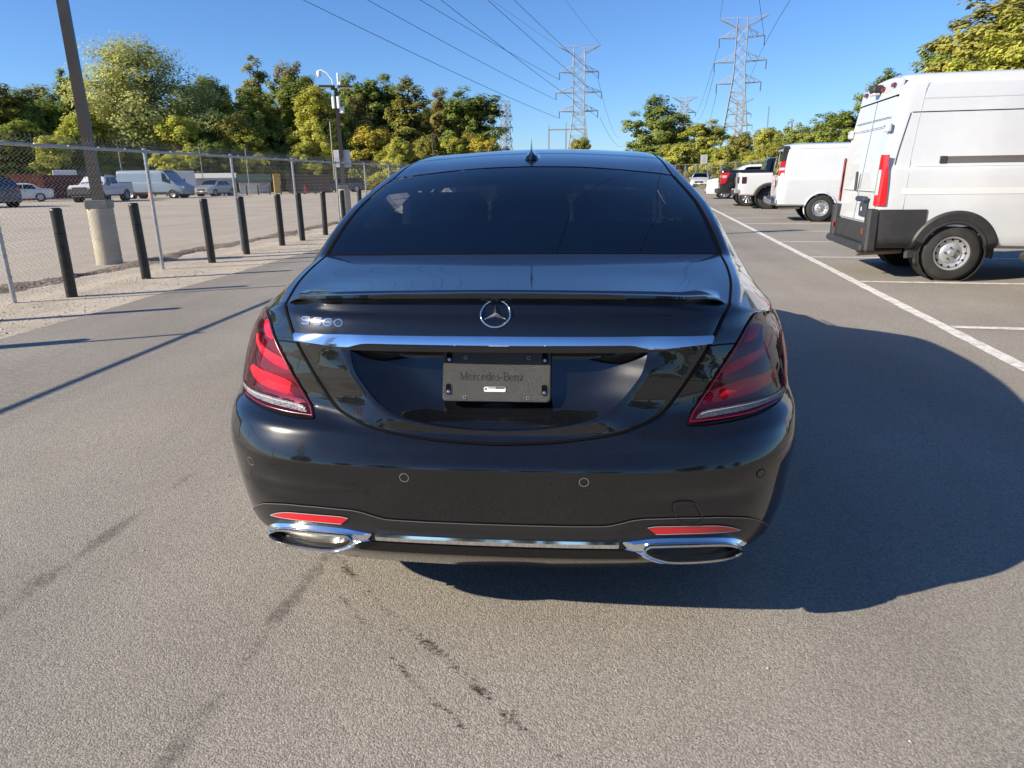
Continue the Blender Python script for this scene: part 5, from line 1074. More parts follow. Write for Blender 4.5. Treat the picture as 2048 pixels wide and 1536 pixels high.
# ---- generic sedan / SUV
def car_body(name, label, paint, L=4.8, W=.91, hood=.98, belt=1.0, roof=1.45, kind='sedan', r=.33, rim=.21, group=None, wsp=8, mt=None):
    root = empty(name, label=label, cat='car', group=group)
    if kind == 'sedan': zr = [(0, belt + .0), (.55, belt + .03), (.75, belt + .06), (1.35, roof - .07), (1.9, roof), (2.6, roof), (3.0, roof - .07), (3.75, hood + .02), (4.2, hood - .06), (L, .72)]; zb = [(0, belt - .02), (1.6, belt), (3.4, belt - .04), (3.8, hood - .03), (L, .70)]; gy = (1.15, 2.05, 2.12, 3.05)
    else: zr = [(0, belt + .02), (.10, belt + .16), (.45, roof - .04), (.9, roof), (2.6, roof), (3.0, roof - .08), (3.7, hood + .04), (4.3, hood - .03), (L - .12, hood - .14), (L, .85)]; zb = [(0, belt - .02), (1.6, belt), (3.3, belt - .02), (3.8, hood - .03), (L, .82)]; gy = (.55, 1.75, 1.82, 2.95)
    sca = L / 4.8; zr = [(a * sca if i < len(zr) - 1 else L, b) for i, (a, b) in enumerate(zr)]; zb = [(a * sca if i < len(zb) - 1 else L, b) for i, (a, b) in enumerate(zb)]; gy = [q * sca for q in gy]
    v = Veh(root, L, [(0, W * .80), (.06, W * .90), (.3, W * .98), (.9, W), (L - 1.2, W), (L - .35, W * .94), (L - .06, W * .80), (L, W * .66)], zb, zr, [(0, .34), (.4, .24), (L - .4, .22), (L, .28)], tum=.42, crown=.03, paint=paint, wheels=((.98 * sca, r), (L - .92 * sca, r)), ny=80, nk=26)
    v.wheels4(.98 * sca, L - .92 * sca, r, .22, rim, 'alloy', wsp, mt)
    v.side_patch('side_window', M_TG, gy[0], gy[1], 4.12, 4.95, .007, slant=.22, slant1=0); v.side_patch('side_window', M_TG, gy[2], gy[3] + .45 * sca, 4.12, 4.95, .007, slant=0, slant1=-.55 * sca)
    if kind == 'sedan': v.top_patch('windscreen', M_TG, 2.72 * sca, 3.62 * sca); v.top_patch('back_window', M_TG, .78 * sca, 1.5 * sca)
    else: v.top_patch('windscreen', M_TG, 2.72 * sca, 3.6 * sca); v.top_patch('back_window', M_TG, .10 * sca, .44 * sca)
    zl_ = .68 if kind == 'sedan' else .86
    for sg in (1, -1):
        bx(root, 'headlamp', M_TCLR, (sg * W * .68, L - .10, zl_), (.34, .16, .11), (0, 0, -sg * .45), .03); bx(root, 'tail_lamp', M_TRED, (sg * W * .70, .03, zl_ + .18), (.36, .10, .13), (0, 0, sg * .25), .03); bx(root, 'door_mirror', paint, (sg * (W + .08), gy[3] + .15, belt + .03), (.18, .10, .12), None, .04)
        for y in gy[:1]: bx(root, 'door_handle', M_CHROME, (sg * (v.xat(gy[2] - .15, belt - .15) + .012), gy[2] - .15, belt - .13), (.02, .16, .03), None, .008)
    bx(root, 'grille', M_TRIM, (0, L + .005, .60 if kind == 'sedan' else .74), (W * .9, .06, .18), None, .03); bx(root, 'lower_intake', M_TRIM, (0, L - .01, .36), (W * 1.3, .08, .13), None, .03); bx(root, 'front_plate', M_WHITE, (0, L + .04, .46), (.32, .01, .13), None, .003)
    return root, v
PW = mat('pearl_white_paint', (.58, .59, .59), .3, coat=.8); PS = mat('silver_paint', (.42, .44, .46), .35, .5, coat=.8)
q, v = car_body('parked_car', 'white sport utility parked nose out, its roof showing above the pickups', PW, 5.1, .97, 1.14, 1.16, 1.84, 'suv', .39, .27, wsp=10); place(q, 12.6, 39.5, -.99, .13)
for sg in (1, -1): MB().tube([(sg * .62, .9, 1.84), (sg * .62, 1.1, 1.90), (sg * .62, 2.6, 1.90), (sg * .62, 2.8, 1.84)], .02, 6).build('roof_rail', M_TRIM, q)
q, v = car_body('parked_car', 'silver-white sedan facing the camera at the far end of the row', mat('silver_white_paint', (.60, .61, .62), .3, .2, coat=.8), 4.8, .92, .96, .98, 1.46); place(q, 13.4, 76.5, -.22, -.975)
# ---- the lot behind the fence
q, v = car_body('parked_car', 'dark blue-grey sport utility cut by the left edge of the picture', mat('blue_grey_paint', (.05, .075, .11), .3, .3, coat=1), 4.8, .95, 1.10, 1.12, 1.76, 'suv', .37, .25)
for sg in (1, -1): v.zpatch('lower_cladding', M_TRIM, .02, 4.7, .26, .58, .01, sides=(sg,))
bx(q, 'window_sticker', M_WHITE, (.55, .22, 1.42), (.3, .01, .35), (R(-35), 0, 0), .002)
place(q, -34.4, 38.6, -.93, .36)
q, v = car_body('parked_car', 'low white sedan in shade between the blue-grey car and the rusty container', PW, 4.6, .90, .92, .95, 1.42); place(q, -42.6, 53.0, -.80, -.60)
g_, v = pickup('white pickup truck with black grille guard, facing the camera behind the fence', M_WHT2, L=5.8, W=.98, bed=(0, 2.1), hood=1.22, roof=1.94, bedz=1.36, r=.41, rim=.24, mt=M_STEEL)
bx(g_, 'grille_guard', M_TRIM, (0, 5.92, .74), (1.7, .10, .42), None, .04); place(g_, -36.6, 52.9, .11, -.99)
g_, v = pickup('old black pickup truck with chrome rear bumper beside the rusty container', mat('black_truck_paint', (.006, .006, .007), .25, coat=1), L=5.6, W=.98, bed=(0, 2.0), hood=1.12, roof=1.82, bedz=1.25, r=.37, rim=.22, chrome=True); place(g_, -52.3, 62.6, .80, .60)
root = empty('cargo_van', label='grey-blue high-roof van parked side-on behind the fence', cat='van')
M_GB = mat('grey_blue_paint', (.17, .23, .30), .35, coat=.8, dirt=.1, dscale=2)
v = Veh(root, 6.1, [(0, .96), (.1, 1.0), (4.4, 1.0), (5.5, .95), (6.0, .82), (6.1, .7)], [(0, 1.35), (4.0, 1.35), (4.8, 1.2), (6.1, .95)], [(0, 2.30), (.2, 2.36), (4.0, 2.36), (4.3, 2.30), (5.2, 1.42), (5.5, 1.22), (6.1, .92)], [(0, .42), (6.1, .36)], tum=.06, crown=.04, paint=M_GB, wheels=((1.1, .36), (5.0, .36)), ny=70)
v.wheels4(1.1, 5.0, .36, .22, .21, 'steel', mt=M_STEEL); v.side_patch('cab_window', M_TG, 4.2, 5.05, 4.1, 4.95, .008, slant1=-.55); v.top_patch('windscreen', M_TG, 4.35, 5.2); v.zpatch('lower_cladding', M_TRIM, .02, 6.0, .42, .55, .01); v.zpatch('side_crease', mat('grey_blue_dark', (.12, .17, .22), .4), .2, 4.2, 1.30, 1.34, .004)
for sg in (1, -1): bx(root, 'door_mirror', M_TRIM, (sg * 1.14, 5.0, 1.5), (.16, .12, .3), None, .04); bx(root, 'tail_lamp', M_TRED, (sg * .93, .0, 1.25), (.12, .06, .5), None, .02); bx(root, 'headlamp', M_TCLR, (sg * .72, 5.98, .92), (.3, .16, .16), None, .04)
place(root, -39.7, 58.0, 1.0, -.02)
q, v = car_body('parked_car', 'silver sedan facing left in front of the white shed', PS, 4.7, .91, .95, .97, 1.46); place(q, -35.0, 67.6, -.08, -1.0)
q, v = car_body('parked_car', 'dark grey sedan near the second lamp post behind the fence', mat('dark_grey_paint', (.02, .023, .026), .3, coat=1), 4.9, .93, 1.0, 1.02, 1.55, 'suv', .35, .23); place(q, -24.2, 78.0, -.86, -.5)
# containers, sheds, boxes
def container(label, loc, rz, L, W, H, m, name='shipping_container'):
    root = empty(name, loc, rz, label, 'container')
    mb = MB(); n = int(L / .14)
    for sg in (1, -1):
        Gp = [[(-L / 2 + L * i / n, sg * (W / 2 - (.035 if i % 2 else 0)), z) for z in (.15, H - .1)] for i in range(n + 1)]; mb.grid(np.array(Gp), flip=sg > 0)
    mb.build('corrugated_side', m, root, smooth=0)
    for sg in (1, -1):
        mb = MB(); k = 10
        Gp = [[(sg * (L / 2 - (.03 if i % 2 else 0)), -W / 2 + W * i / k, z) for z in (.15, H - .1)] for i in range(k + 1)]; mb.grid(np.array(Gp), flip=sg < 0); mb.build('end_wall', m, root, smooth=0)
    MB().box((0, 0, H - .05), (L, W, .10)).build('roof_frame', m, root, smooth=0); MB().box((0, 0, .08), (L, W, .16)).build('floor_frame', m, root, smooth=0)
    for sx_ in (1, -1):
        for sy_ in (1, -1): bx(root, 'corner_post', m, (sx_ * (L / 2 - .04), sy_ * (W / 2 - .04), H / 2), (.12, .12, H), None, .01)
    for y in (-.5, .5): MB().cyl((-L / 2 - .03, y * .5, .3), (-L / 2 - .03, y * .5, H - .3), .02, 6).build('lock_rod', M_STEEL, root)
    return root
M_RUST = mat('rust_orange_steel', (.30, .085, .035), .7, noise=.3, nscale=1.5, dirt=.6, dscale=1.2, dcol=(.13, .05, .03)); M_RUSTD = mat('dark_rust_steel', (.13, .045, .03), .8, noise=.3, nscale=2)
container('rusty orange shipping container with ribbed doors behind the blue-grey car', (-48.2, 57.0, 0), R(38), 2.6, 2.4, 2.2, M_RUST); container('dark rust-red shipping container standing beside the orange one', (-50.2, 62.6, 0), R(70), 5.0, 2.4, 2.15, M_RUSTD)
M_BOXW = mat('white_box_panel', (.66, .67, .67), .5, noise=.05, dirt=.2, dscale=1); M_BOXD = mat('dark_trailer_panel', (.06, .065, .07), .6, noise=.1)
def box_body(label, loc, rz, L, W, H, z0, m, m2=None):
    root = empty('box_trailer', loc, rz, label, 'trailer')
    bx(root, 'box_body', m, (0, 0, (H + z0) / 2), (L, W, H - z0), None, .04); bx(root, 'end_frame', m2 or m, (L / 2 + .01, 0, (H + z0) / 2), (.04, W * .96, (H - z0) * .95), None, .01); bx(root, 'chassis', M_DARK, (0, 0, z0 - .08), (L * .9, W * .6, .14))
    for x in (-L * .3, L * .3):
        for sg in (1, -1): q = empty('wheel', (x, 0, 0), R(90)); q.parent = root; wheel(q, sg * (W / 2 - .16), 0, .36, .22, sg, .2, 5, 'steel', M_STEEL)
    return root
box_body('white box trailer standing behind the old black pickup', (-55.3, 71.5, 0), R(35), 2.2, 2.3, 2.75, .7, M_BOXW); box_body('dark grey box trailer behind the white pickup hood', (-54.0, 72.6, 0), R(35), 2.0, 2.3, 2.65, .7, M_BOXD); box_body('white box trailer beyond the nose of the grey-blue van', (-41.6, 71.0, 0), R(30), 2.2, 2.0, 2.45, .6, M_BOXW)
def shed(label, loc, rz, L, W, H, mw, mr_, over=.25, pitch=.5):
    root = empty('storage_shed', loc, rz, label, 'shed')
    bx(root, 'wall', mw, (0, 0, H / 2), (L, W, H), None, .01)
    n = int(L / .3)
    for i in range(n + 1): bx(root, 'wall_rib', mw, (-L / 2 + L * i / n, -W / 2 - .012, H / 2), (.03, .03, H), None, .004)
    mb = MB(); a, b = L / 2 + over, W / 2 + over
    mb.prism([(-a, -b, H - .02), (-a, 0, H + pitch), (-a, b, H - .02), (-a, b, H - .09), (-a, 0, H + pitch - .07), (-a, -b, H - .09)], (2 * a, 0, 0)); mb.build('roof', mr_, root, smooth=0)
    bx(root, 'door', mat('shed_door_grey', (.35, .36, .36), .5), (L * .3, -W / 2 - .02, H * .45), (.95, .04, H * .85), None, .01)
    return root
shed('white metal shed with pale ribbed roof behind the silver sedan', (-40.4, 75.2, 0), R(30), 4.2, 3.0, 1.75, M_BOXW, mat('pale_metal_roof', (.55, .55, .52), .5, noise=.1), pitch=.5); shed('cream shed with dark green roof behind the far bollards', (-36.2, 76.0, 0), R(28), 3.2, 2.6, 1.25, mat('cream_wall', (.68, .65, .55), .6, noise=.05), mat('dark_green_roof', (.03, .055, .04), .6, noise=.1), pitch=.85)
root = empty('yellow_skip', (-31.6, 71.6, 0), R(25), 'yellow upright steel bin beyond the far row of bollards', 'bin'); bx(root, 'bin_body', mat('faded_yellow', (.55, .36, .06), .6, noise=.2, dirt=.4, dscale=2), (0, 0, 1.0), (.75, .75, 1.9), None, .05); bx(root, 'lid', mat('faded_yellow', (.55, .36, .06), .6), (0, 0, 1.98), (.8, .8, .08), None, .02)
M_WOOD = mat('brown_board', (.12, .075, .05), .8, noise=.25, nscale=4)
root = empty('board_fence', (-29.0, 74.0, 0), R(28), 'brown board enclosure between the yellow bin and the lamp post', 'fence')
for k in range(26): bx(root, 'plank', M_WOOD, (-2.2 + k * .175, rr.normal(0, .008), .95), (.16, .03, 1.9 + rr.normal(0, .03)), None, .004)
for z in (.4, 1.5): bx(root, 'crosspiece', M_WOOD, (0, .05, z), (4.5, .05, .09), None, .004)
root = empty('fire_hydrant', (-27.7, 69.3, 0), 0, 'small red hydrant standing before the brown board enclosure', 'hydrant'); M_HY = mat('hydrant_red', (.5, .02, .02), .4, coat=.5)
MB().lathe([(.16, 0), (.16, .06), (.11, .08), (.11, .55), (.15, .58), (.15, .63), (.12, .66), (.10, .74), (.04, .80), (.001, .82)], (0, 0, 0), 2, 16).build('barrel', M_HY, root); MB().cyl((-.2, 0, .45), (.2, 0, .45), .06, 10).build('nozzle', M_HY, root)
root = empty('traffic_cone', (-36.6, 56.6, 0), 0, 'orange traffic cone beside the rear of the grey-blue van', 'cone'); MB().lathe([(.17, .03), (.13, .25), (.13, .25), (.03, .72), (.001, .72)], (0, 0, 0), 2, 14).build('cone', mat('cone_orange', (.75, .12, .02), .5), root); MB().rbox((0, 0, .02), (.36, .36, .04), .01).build('base', mat('cone_orange', (.75, .12, .02), .5), root); MB().lathe([(.105, .36), (.078, .5)], (0, 0, 0), 2, 14).build('white_band', M_WHITE, root)
p2_ = None
for k in range(17):
    t = k / 16; x, y = -44.5 + (18.2) * t, 66.2 + 2.2 * t
    o = bollard('lot_bollard', .95, .07) if p2_ is None else copy_tree(p2_); p2_ = p2_ or o; o.location = (x, y, 0); tag(o, '%s from the left in the far row of small black bollards across the lot' % (['first'] + wn)[k + 1 if k < 15 else 0] if k < 15 else ['sixteenth', 'last'][k - 15] + ' bollard at the right end of the far row across the lot', 'bollard', 'far row of bollards in the fenced lot')
def thin_pole(loc, h, label, m, head=True, r=.07):
    root = empty('utility_pole', loc, 0, label, 'pole'); MB().cyl((0, 0, 0), (.0, 0, h), r, 10, r * .7).build('shaft', m, root)
    if head: MB().rbox((0, 0, h), (.7, .3, .12), .03).rbox((.25, 0, h - .15), (.25, .2, .2), .04).build('lamp_head', M_POLE, root)
    else: MB().rbox((0, 0, h), (.25, .25, .2), .05).build('pole_cap', M_POLE, root)
    return root
M_PALEPOLE = mat('pale_wood_pole', (.42, .36, .28), .8, noise=.1)
thin_pole((-26.9, 76.2, 0), 7.6, 'pale wooden floodlight pole behind the second lamp post', M_PALEPOLE); thin_pole((-14.7, 71.7, 0), 5.6, 'short bronze lamp post standing left of the car roof among trees', M_POLE)
thin_pole((-56.5, 74.4, 0), 5.6, 'thin grey pole above the dark box trailer', M_GALV, False, .05); thin_pole((-50.9, 74.7, 0), 5.4, 'thin grey pole rising behind the grey-blue van', M_GALV, False, .05); thin_pole((-40.3, 72.6, 0), 5.0, 'thin grey pole at the corner of the white shed', M_GALV, False, .05); thin_pole((-34.9, 72.0, 0), 4.8, 'thin grey pole in front of the green-roofed shed', M_GALV, False, .05)
# sign by the far bank on the right
root = empty('notice_sign', (13.9, 79.0, 0), R(10), 'small white notice board on a post below the trees', 'sign'); MB().cyl((0, 0, 0), (0, 0, 2.2), .03, 8).build('post', M_GALV, root); MB().rbox((0, -.04, 2.9), (.75, .02, .95), .005).build('board', M_WHITE, root)
MB().cyl((0, 0, 2.2), (0, 0, 3.3), .03, 8).build('post', M_GALV, root)
for k in range(4): MB().box((.0, -.052, 3.2 - k * .18), (.5 - .1 * (k % 2), .003, .06)).build('printed_line', mat('print_grey', (.35, .35, .35), .5), root, smooth=0)
# ================================================================== trees
def leaf_mat(name, c, c2, tl=.42):
    m = bpy.data.materials.new(name); m.use_nodes = True; t = m.node_tree; t.nodes.clear(); L = t.links
    o = t.nodes.new('ShaderNodeOutputMaterial'); mx = t.nodes.new('ShaderNodeMixShader'); mx.inputs[0].default_value = tl
    df = t.nodes.new('ShaderNodeBsdfDiffuse'); tr = t.nodes.new('ShaderNodeBsdfTranslucent')
    g = t.nodes.new('ShaderNodeNewGeometry'); tc = t.nodes.new('ShaderNodeTexCoord'); n = t.nodes.new('ShaderNodeTexNoise'); n.inputs['Scale'].default_value = .55; n.inputs['Detail'].default_value = 3; L.new(tc.outputs['Object'], n.inputs['Vector'])
    oi = t.nodes.new('ShaderNodeObjectInfo')
    a = t.nodes.new('ShaderNodeMath'); a.operation = 'MULTIPLY_ADD'; a.inputs[1].default_value = .55; L.new(g.outputs['Random Per Island'], a.inputs[0]); L.new(n.outputs['Fac'], a.inputs[2])
    a2 = t.nodes.new('ShaderNodeMath'); a2.operation = 'MULTIPLY_ADD'; a2.inputs[1].default_value = .25; L.new(oi.outputs['Random'], a2.inputs[0]); L.new(a.outputs[0], a2.inputs[2])
    mr = t.nodes.new('ShaderNodeMapRange'); mr.inputs[1].default_value = .45; mr.inputs[2].default_value = 1.25; L.new(a2.outputs[0], mr.inputs[0])
    mc = t.nodes.new('ShaderNodeMix'); mc.data_type = 'RGBA'; L.new(mr.outputs[0], mc.inputs[0]); mc.inputs[6].default_value = c + (1,); mc.inputs[7].default_value = c2 + (1,)
    L.new(mc.outputs[2], df.inputs[0]); L.new(mc.outputs[2], tr.inputs[0]); L.new(df.outputs[0], mx.inputs[1]); L.new(tr.outputs[0], mx.inputs[2]); L.new(mx.outputs[0], o.inputs[0]); return m
LM = {k: leaf_mat('leaves_' + k, a, b) for k, a, b in (
 ('dark', (0.117, 0.176, 0.053), (0.362, 0.415, 0.103)), ('green', (0.148, 0.207, 0.055), (0.425, 0.469, 0.115)), ('lime', (0.222, 0.253, 0.059), (0.592, 0.577, 0.122)), ('yellow', (0.235, 0.262, 0.062), (0.630, 0.630, 0.127)),
 ('gold', (0.326, 0.282, 0.062), (0.711, 0.597, 0.108)), ('olive', (0.158, 0.174, 0.052), (0.462, 0.426, 0.106)), ('brown', (0.176, 0.167, 0.066), (0.422, 0.350, 0.122)), ('pale', (0.240, 0.270, 0.101), (0.685, 0.685, 0.261)), ('rust', (0.259, 0.181, 0.082), (0.519, 0.343, 0.146)), ('bare', (0.370, 0.307, 0.213), (0.592, 0.486, 0.327)))}
M_BARK = mat('tree_bark', (.10, .085, .065), .9, noise=.3, nscale=3, bump=.5, bscale=10)
PDIM = {}
def tree_proto(seed, shape, H, w, ncl, per, ls):
    q = np.random.default_rng(seed); tr = MB()
    base = {'round': .22, 'cone': .16, 'bush': .02}[shape]; tops = []
    tr.tube([(0, 0, -.3), (q.normal(0, .05), q.normal(0, .05), H * .3), (q.normal(0, .2), q.normal(0, .2), H * .62), (q.normal(0, .25), q.normal(0, .25), H * .92)], [H * .020, H * .016, H * .010, H * .003], 8)
    def prof(t):     # relative crown radius at height t in 0..1 of crown
        if shape == 'round': return max(.05, math.sin(math.pi * min(1, .12 + .86 * t)) ** .62)
        if shape == 'cone': return max(.06, (1 - t) ** .62 * min(1, .35 + 2.2 * t))
        return max(.15, (1 - t ** 2.2) ** .6)
    cl = []; lobes = []
    nl = {'round': 11, 'cone': 10, 'bush': 8}[shape]
    for i in range(nl):
        t = (i + q.uniform(0, .8)) / nl; z = H * (base + (1 - base) * (t * .82 + .06)); a = i * 2.4 + q.uniform(-.6, .6); rr0 = w * prof(t)
        lr = w * q.uniform(.44, .68) * (1.0 if shape != 'cone' else .62 + .5 * (1 - t)); off = max(0., rr0 - lr * .75) * q.uniform(.65, 1.12); lobes.append((off * math.cos(a), off * math.sin(a), z, lr, H * q.uniform(.10, .17)))
    lobes.append((q.normal(0, .12) * w, q.normal(0, .12) * w, H * .88, w * q.uniform(.30, .42), H * .11))
    wt = np.array([l[3] ** 2 for l in lobes]); wt /= wt.sum()
    for i in range(ncl):
        lx, ly, lz, lr, lh = lobes[q.choice(len(lobes), p=wt)]; d_ = q.normal(0, 1, 3); d_ /= np.linalg.norm(d_); k_ = q.random() ** .30 * q.uniform(.85, 1.12)
        cl.append((lx + d_[0] * lr * k_, ly + d_[1] * lr * k_, max(.3, min(H * .99, lz + d_[2] * lh * k_)), w * q.uniform(.12, .24)))
    for x, y, z, cr in cl[::max(1, ncl // 14)]:
        z0 = z * q.uniform(.45, .7); tr.tube([(0, 0, z0), (x * .5, y * .5, (z0 + z) / 2 + .2), (x, y, z)], [H * .008, H * .005, H * .002], 5)
    C0 = np.array([c[:3] for c in cl]); CR = np.array([c[3] for c in cl]); n = ncl * per
    ci = np.repeat(np.arange(ncl), per); d = q.normal(0, 1, (n, 3)); d /= np.linalg.norm(d, axis=1)[:, None]; rad = CR[ci] * (.25 + .75 * q.random(n) ** .5)
    P = C0[ci] + d * rad[:, None] * [1, 1, .8]
    cen_ = P - np.array([0, 0, H * .5]); cen_ = cen_ / (np.linalg.norm(cen_ * [1, 1, .5], axis=1)[:, None] + 1e-6); nrm = d * .7 + cen_ * .8 + q.normal(0, .38, (n, 3)) + [0, 0, .35]; nrm /= np.linalg.norm(nrm, axis=1)[:, None]
    u = np.cross(nrm, q.normal(0, 1, (n, 3))); u /= np.linalg.norm(u, axis=1)[:, None]; v_ = np.cross(nrm, u); s_ = ls * q.uniform(.55, 1.25, n)[:, None]
    V = np.stack([P - u * s_ * .5, P + v_ * s_ * .33, P + u * s_ * .55, P - v_ * s_ * .33], 1).reshape(-1, 3)
    V[:, 2] = np.maximum(V[:, 2], .02)
    cr_ = MB(); cr_.v = [V]; cr_.n = len(V); cr_.f = [(4 * i, 4 * i + 1, 4 * i + 2, 4 * i + 3) for i in range(n)]
    root = empty('tree'); c_ = cr_.build('crown', LM['green'], root, smooth=0); t_ = tr.build('trunk', M_BARK, root, smooth=60); PDIM[root] = (H, w)
    return root
PROTO = {'round': [tree_proto(11, 'round', 13, 3.4, 190, 105, .29), tree_proto(12, 'round', 13, 3.4, 180, 110, .30), tree_proto(15, 'round', 13, 3.4, 200, 100, .28)], 'cone': [tree_proto(21, 'cone', 13, 3.0, 170, 100, .28), tree_proto(23, 'cone', 13, 3.0, 160, 105, .29)], 'bush': [tree_proto(31, 'bush', 7, 3.0, 160, 100, .25), tree_proto(33, 'bush', 7, 3.0, 150, 105, .26), tree_proto(36, 'bush', 7, 3.0, 165, 95, .24)]}
PROTO_BIG = [tree_proto(41, 'round', 16.7, 6.6, 320, 130, .26)]; PROTO_BARE = [tree_proto(51, 'round', 7.6, 1.6, 26, 26, .20)]
for lst in list(PROTO.values()) + [PROTO_BIG, PROTO_BARE]:
    for o in lst:
        o.location = (0, 0, -60)
        for ch in o.children: ch.hide_render = False
used_p = set()
def put_tree(shape, x, y, H, w, colr, label, group=None, name='tree', zrot=None, pick=None):
    lst = PROTO_BIG if shape == 'big' else PROTO_BARE if shape == 'bare' else PROTO[shape]; p = lst[(pick if pick is not None else int(abs(x * 7 + y * 13))) % len(lst)]
    o = p if p not in used_p else copy_tree(p); used_p.add(p)
    o.name = name; o.location = (x, y, 0); o.rotation_euler = (0, 0, zrot if zrot is not None else rr.uniform(0, 6.28)); k = w / PDIM[p][1]; o.scale = (k, k, H / PDIM[p][0])
    for ch in o.children:
        if ch.name.startswith('crown'): ch.material_slots[0].link = 'OBJECT'; ch.material_slots[0].material = LM[colr]
    tag(o, label, 'tree' if name.endswith('tree') else 'bush', group); return o
TG, TB = 'trees beyond the fenced lot', 'bushes under the trees beyond the fenced lot'
def far(x, y, k):      # push a position outward from the viewpoint by factor k (height grows with it)
    return .22 + (x - .22) * k, -1.82 + (y + 1.82) * k
TREES = [
 ('big', -49.9, 78.9, 17.0, 7.4, 'pale', 'broad pale green cottonwood, the largest tree left of centre'), ('round', -64.8, 74.2, 12.7, 2.9, 'olive', 'brown-leaved tree at the far left edge of the tree line'),
 ('round', -65, 79.2, 12, 2.9, 'dark', 'dark green tree just right of the brown one at the left edge'), ('round', -65.2, 84.1, 12.8, 2.5, 'green', 'mid green tree seen left of the tall lamp post'), ('round', -59.4, 80.9, 14.2, 2.4, 'dark', 'dark rounded tree directly behind the tall lamp post'),
 ('round', -46.3, 86.7, 13.9, 3.6, 'dark', 'dark green tree right of the broad cottonwood'), ('cone', -46, 91.3, 14, 2.0, 'dark', 'narrow dark pointed tree between cottonwood and olive trees'), ('cone', -42.6, 93, 17.4, 3.2, 'olive', 'tall olive pointed tree near the middle of the left woods'),
 ('round', -38.7, 96.8, 16.7, 3.2, 'brown', 'brown-topped tree left of the camera arm of the lamp post'), ('round', -39, 83.6, 12.4, 3.2, 'green', 'green tree below the tall olive one'), ('round', -35.3, 87.3, 13.7, 3.4, 'green', 'leafy green tree left of the second lamp post'),
 ('round', -30.4, 82.8, 11.9, 3.2, 'lime', 'yellow-green tree right behind the second lamp post'), ('round', -31.1, 97.3, 15.5, 2.8, 'green', 'green tree top right of the lamp post head'), ('round', -28.1, 100.3, 15.3, 3.8, 'dark', 'dark green tree between the lamp post and the olive cone'),
 ('cone', -20.7, 87.8, 13.8, 3.9, 'olive', 'large olive-brown cone-shaped tree left of the car roof'), ('round', -18.6, 98.4, 13.5, 2.6, 'brown', 'small brown tree top behind the olive cone-shaped tree'), ('round', -13.1, 89.2, 11.7, 4.1, 'dark', 'rounded dark green tree at the right end of the left woods'), ('cone', -17.9, 100.6, 11.8, 2.4, 'green', 'slender green tree between the last two big left trees'), ('round', -28.8, 91.8, 11.8, 2.5, 'brown', 'brown tree showing above the golden bush')]
for i, (s, x, y, H, w, c_, lb) in enumerate(TREES):
    k = 1.10; x, y = far(x, y, k); put_tree(s, x, y, 1.34 + (H - 1.34) * k, w * k * 1.2, c_, lb, TG, pick=i)
BUSHES = [('bush', -49.7, 68.2, 8.7, 3.3, 'yellow', 'bright yellow-green bush right of the tall lamp post'), ('bush', -41.4, 71.1, 7.9, 2.9, 'yellow', 'yellow bush below the broad cottonwood'), ('bush', -36.9, 74.7, 8.9, 3.2, 'olive', 'olive bush below the tall olive tree'), ('bush', -55.4, 66.3, 7.7, 3.7, 'green', 'wide green bush left of the tall lamp post'), ('bush', -59, 73.7, 9.9, 2.9, 'dark', 'dark bush above the orange container'),
 ('bush', -23.2, 78.9, 7.7, 3.2, 'gold', 'golden yellow bush right of the second lamp post'), ('bush', -19.3, 75.8, 5.8, 2.1, 'lime', 'small lime bush right of the golden one'), ('bush', -28.8, 79.1, 8.3, 3.0, 'lime', 'lime green bush left of the second lamp post'), ('bush', -10.8, 81.5, 6.2, 2.6, 'gold', 'golden bush at the foot of the last left tree'), ('bush', -34.2, 79.2, 8.0, 2.8, 'dark', 'dark bush above the brown board enclosure'),
 ('bush', -45.5, 71, 6.9, 2.4, 'green', 'green bush above the grey-blue van'), ('bush', -49.7, 73.1, 7.6, 2.4, 'olive', 'olive bush above the white pickup'), ('bush', -54.1, 62.2, 6.3, 2.6, 'lime', 'lime bush at the left edge above the containers'), ('bush', -49.4, 63.4, 5.8, 2.3, 'yellow', 'low yellow bush above the black pickup'), ('bush', -38, 70.7, 6.0, 2.5, 'dark', 'low dark bush above the white shed'), ('bush', -16.9, 80.4, 6.2, 2.7, 'olive', 'olive-brown bush beside the short bronze lamp post'), ('bush', -14.4, 80.9, 5.8, 2.1, 'lime', 'lime bush between the olive-brown bush and last golden bush')]
for i, (s, x, y, H, w, c_, lb) in enumerate(BUSHES):
    k = 1.16; x, y = far(x, y, k); put_tree(s, x, y, 1.34 + (H - 1.34) * k, w * k * 1.15, c_, lb, TB, 'bush', pick=i)
for i in range(46):
    a = R(-46 + 40 * (i + rr.uniform(-.4, .4)) / 45); d = rr.uniform(96, 112); x, y = .2 + d * math.sin(a), -1.8 + d * math.cos(a)
    put_tree('bush', x, y, rr.uniform(4.5, 8.0), rr.uniform(2.6, 3.8), rr.choice(['dark', 'olive', 'green', 'green', 'lime', 'lime', 'yellow']), 'low leafy bush in the dense undergrowth below the left woods', 'undergrowth below the left woods', 'bush')
for i in range(24):
    a = R(-46 + 37 * (i + rr.uniform(-.3, .3)) / 23); d = rr.uniform(118, 132); put_tree('round', .2 + d * math.sin(a), -1.8 + d * math.cos(a), rr.uniform(12, 15), rr.uniform(4.5, 6), rr.choice(['dark', 'green', 'olive']), 'tree deep in the left woods, mostly hidden by nearer crowns', 'hidden trees deep in the left woods')
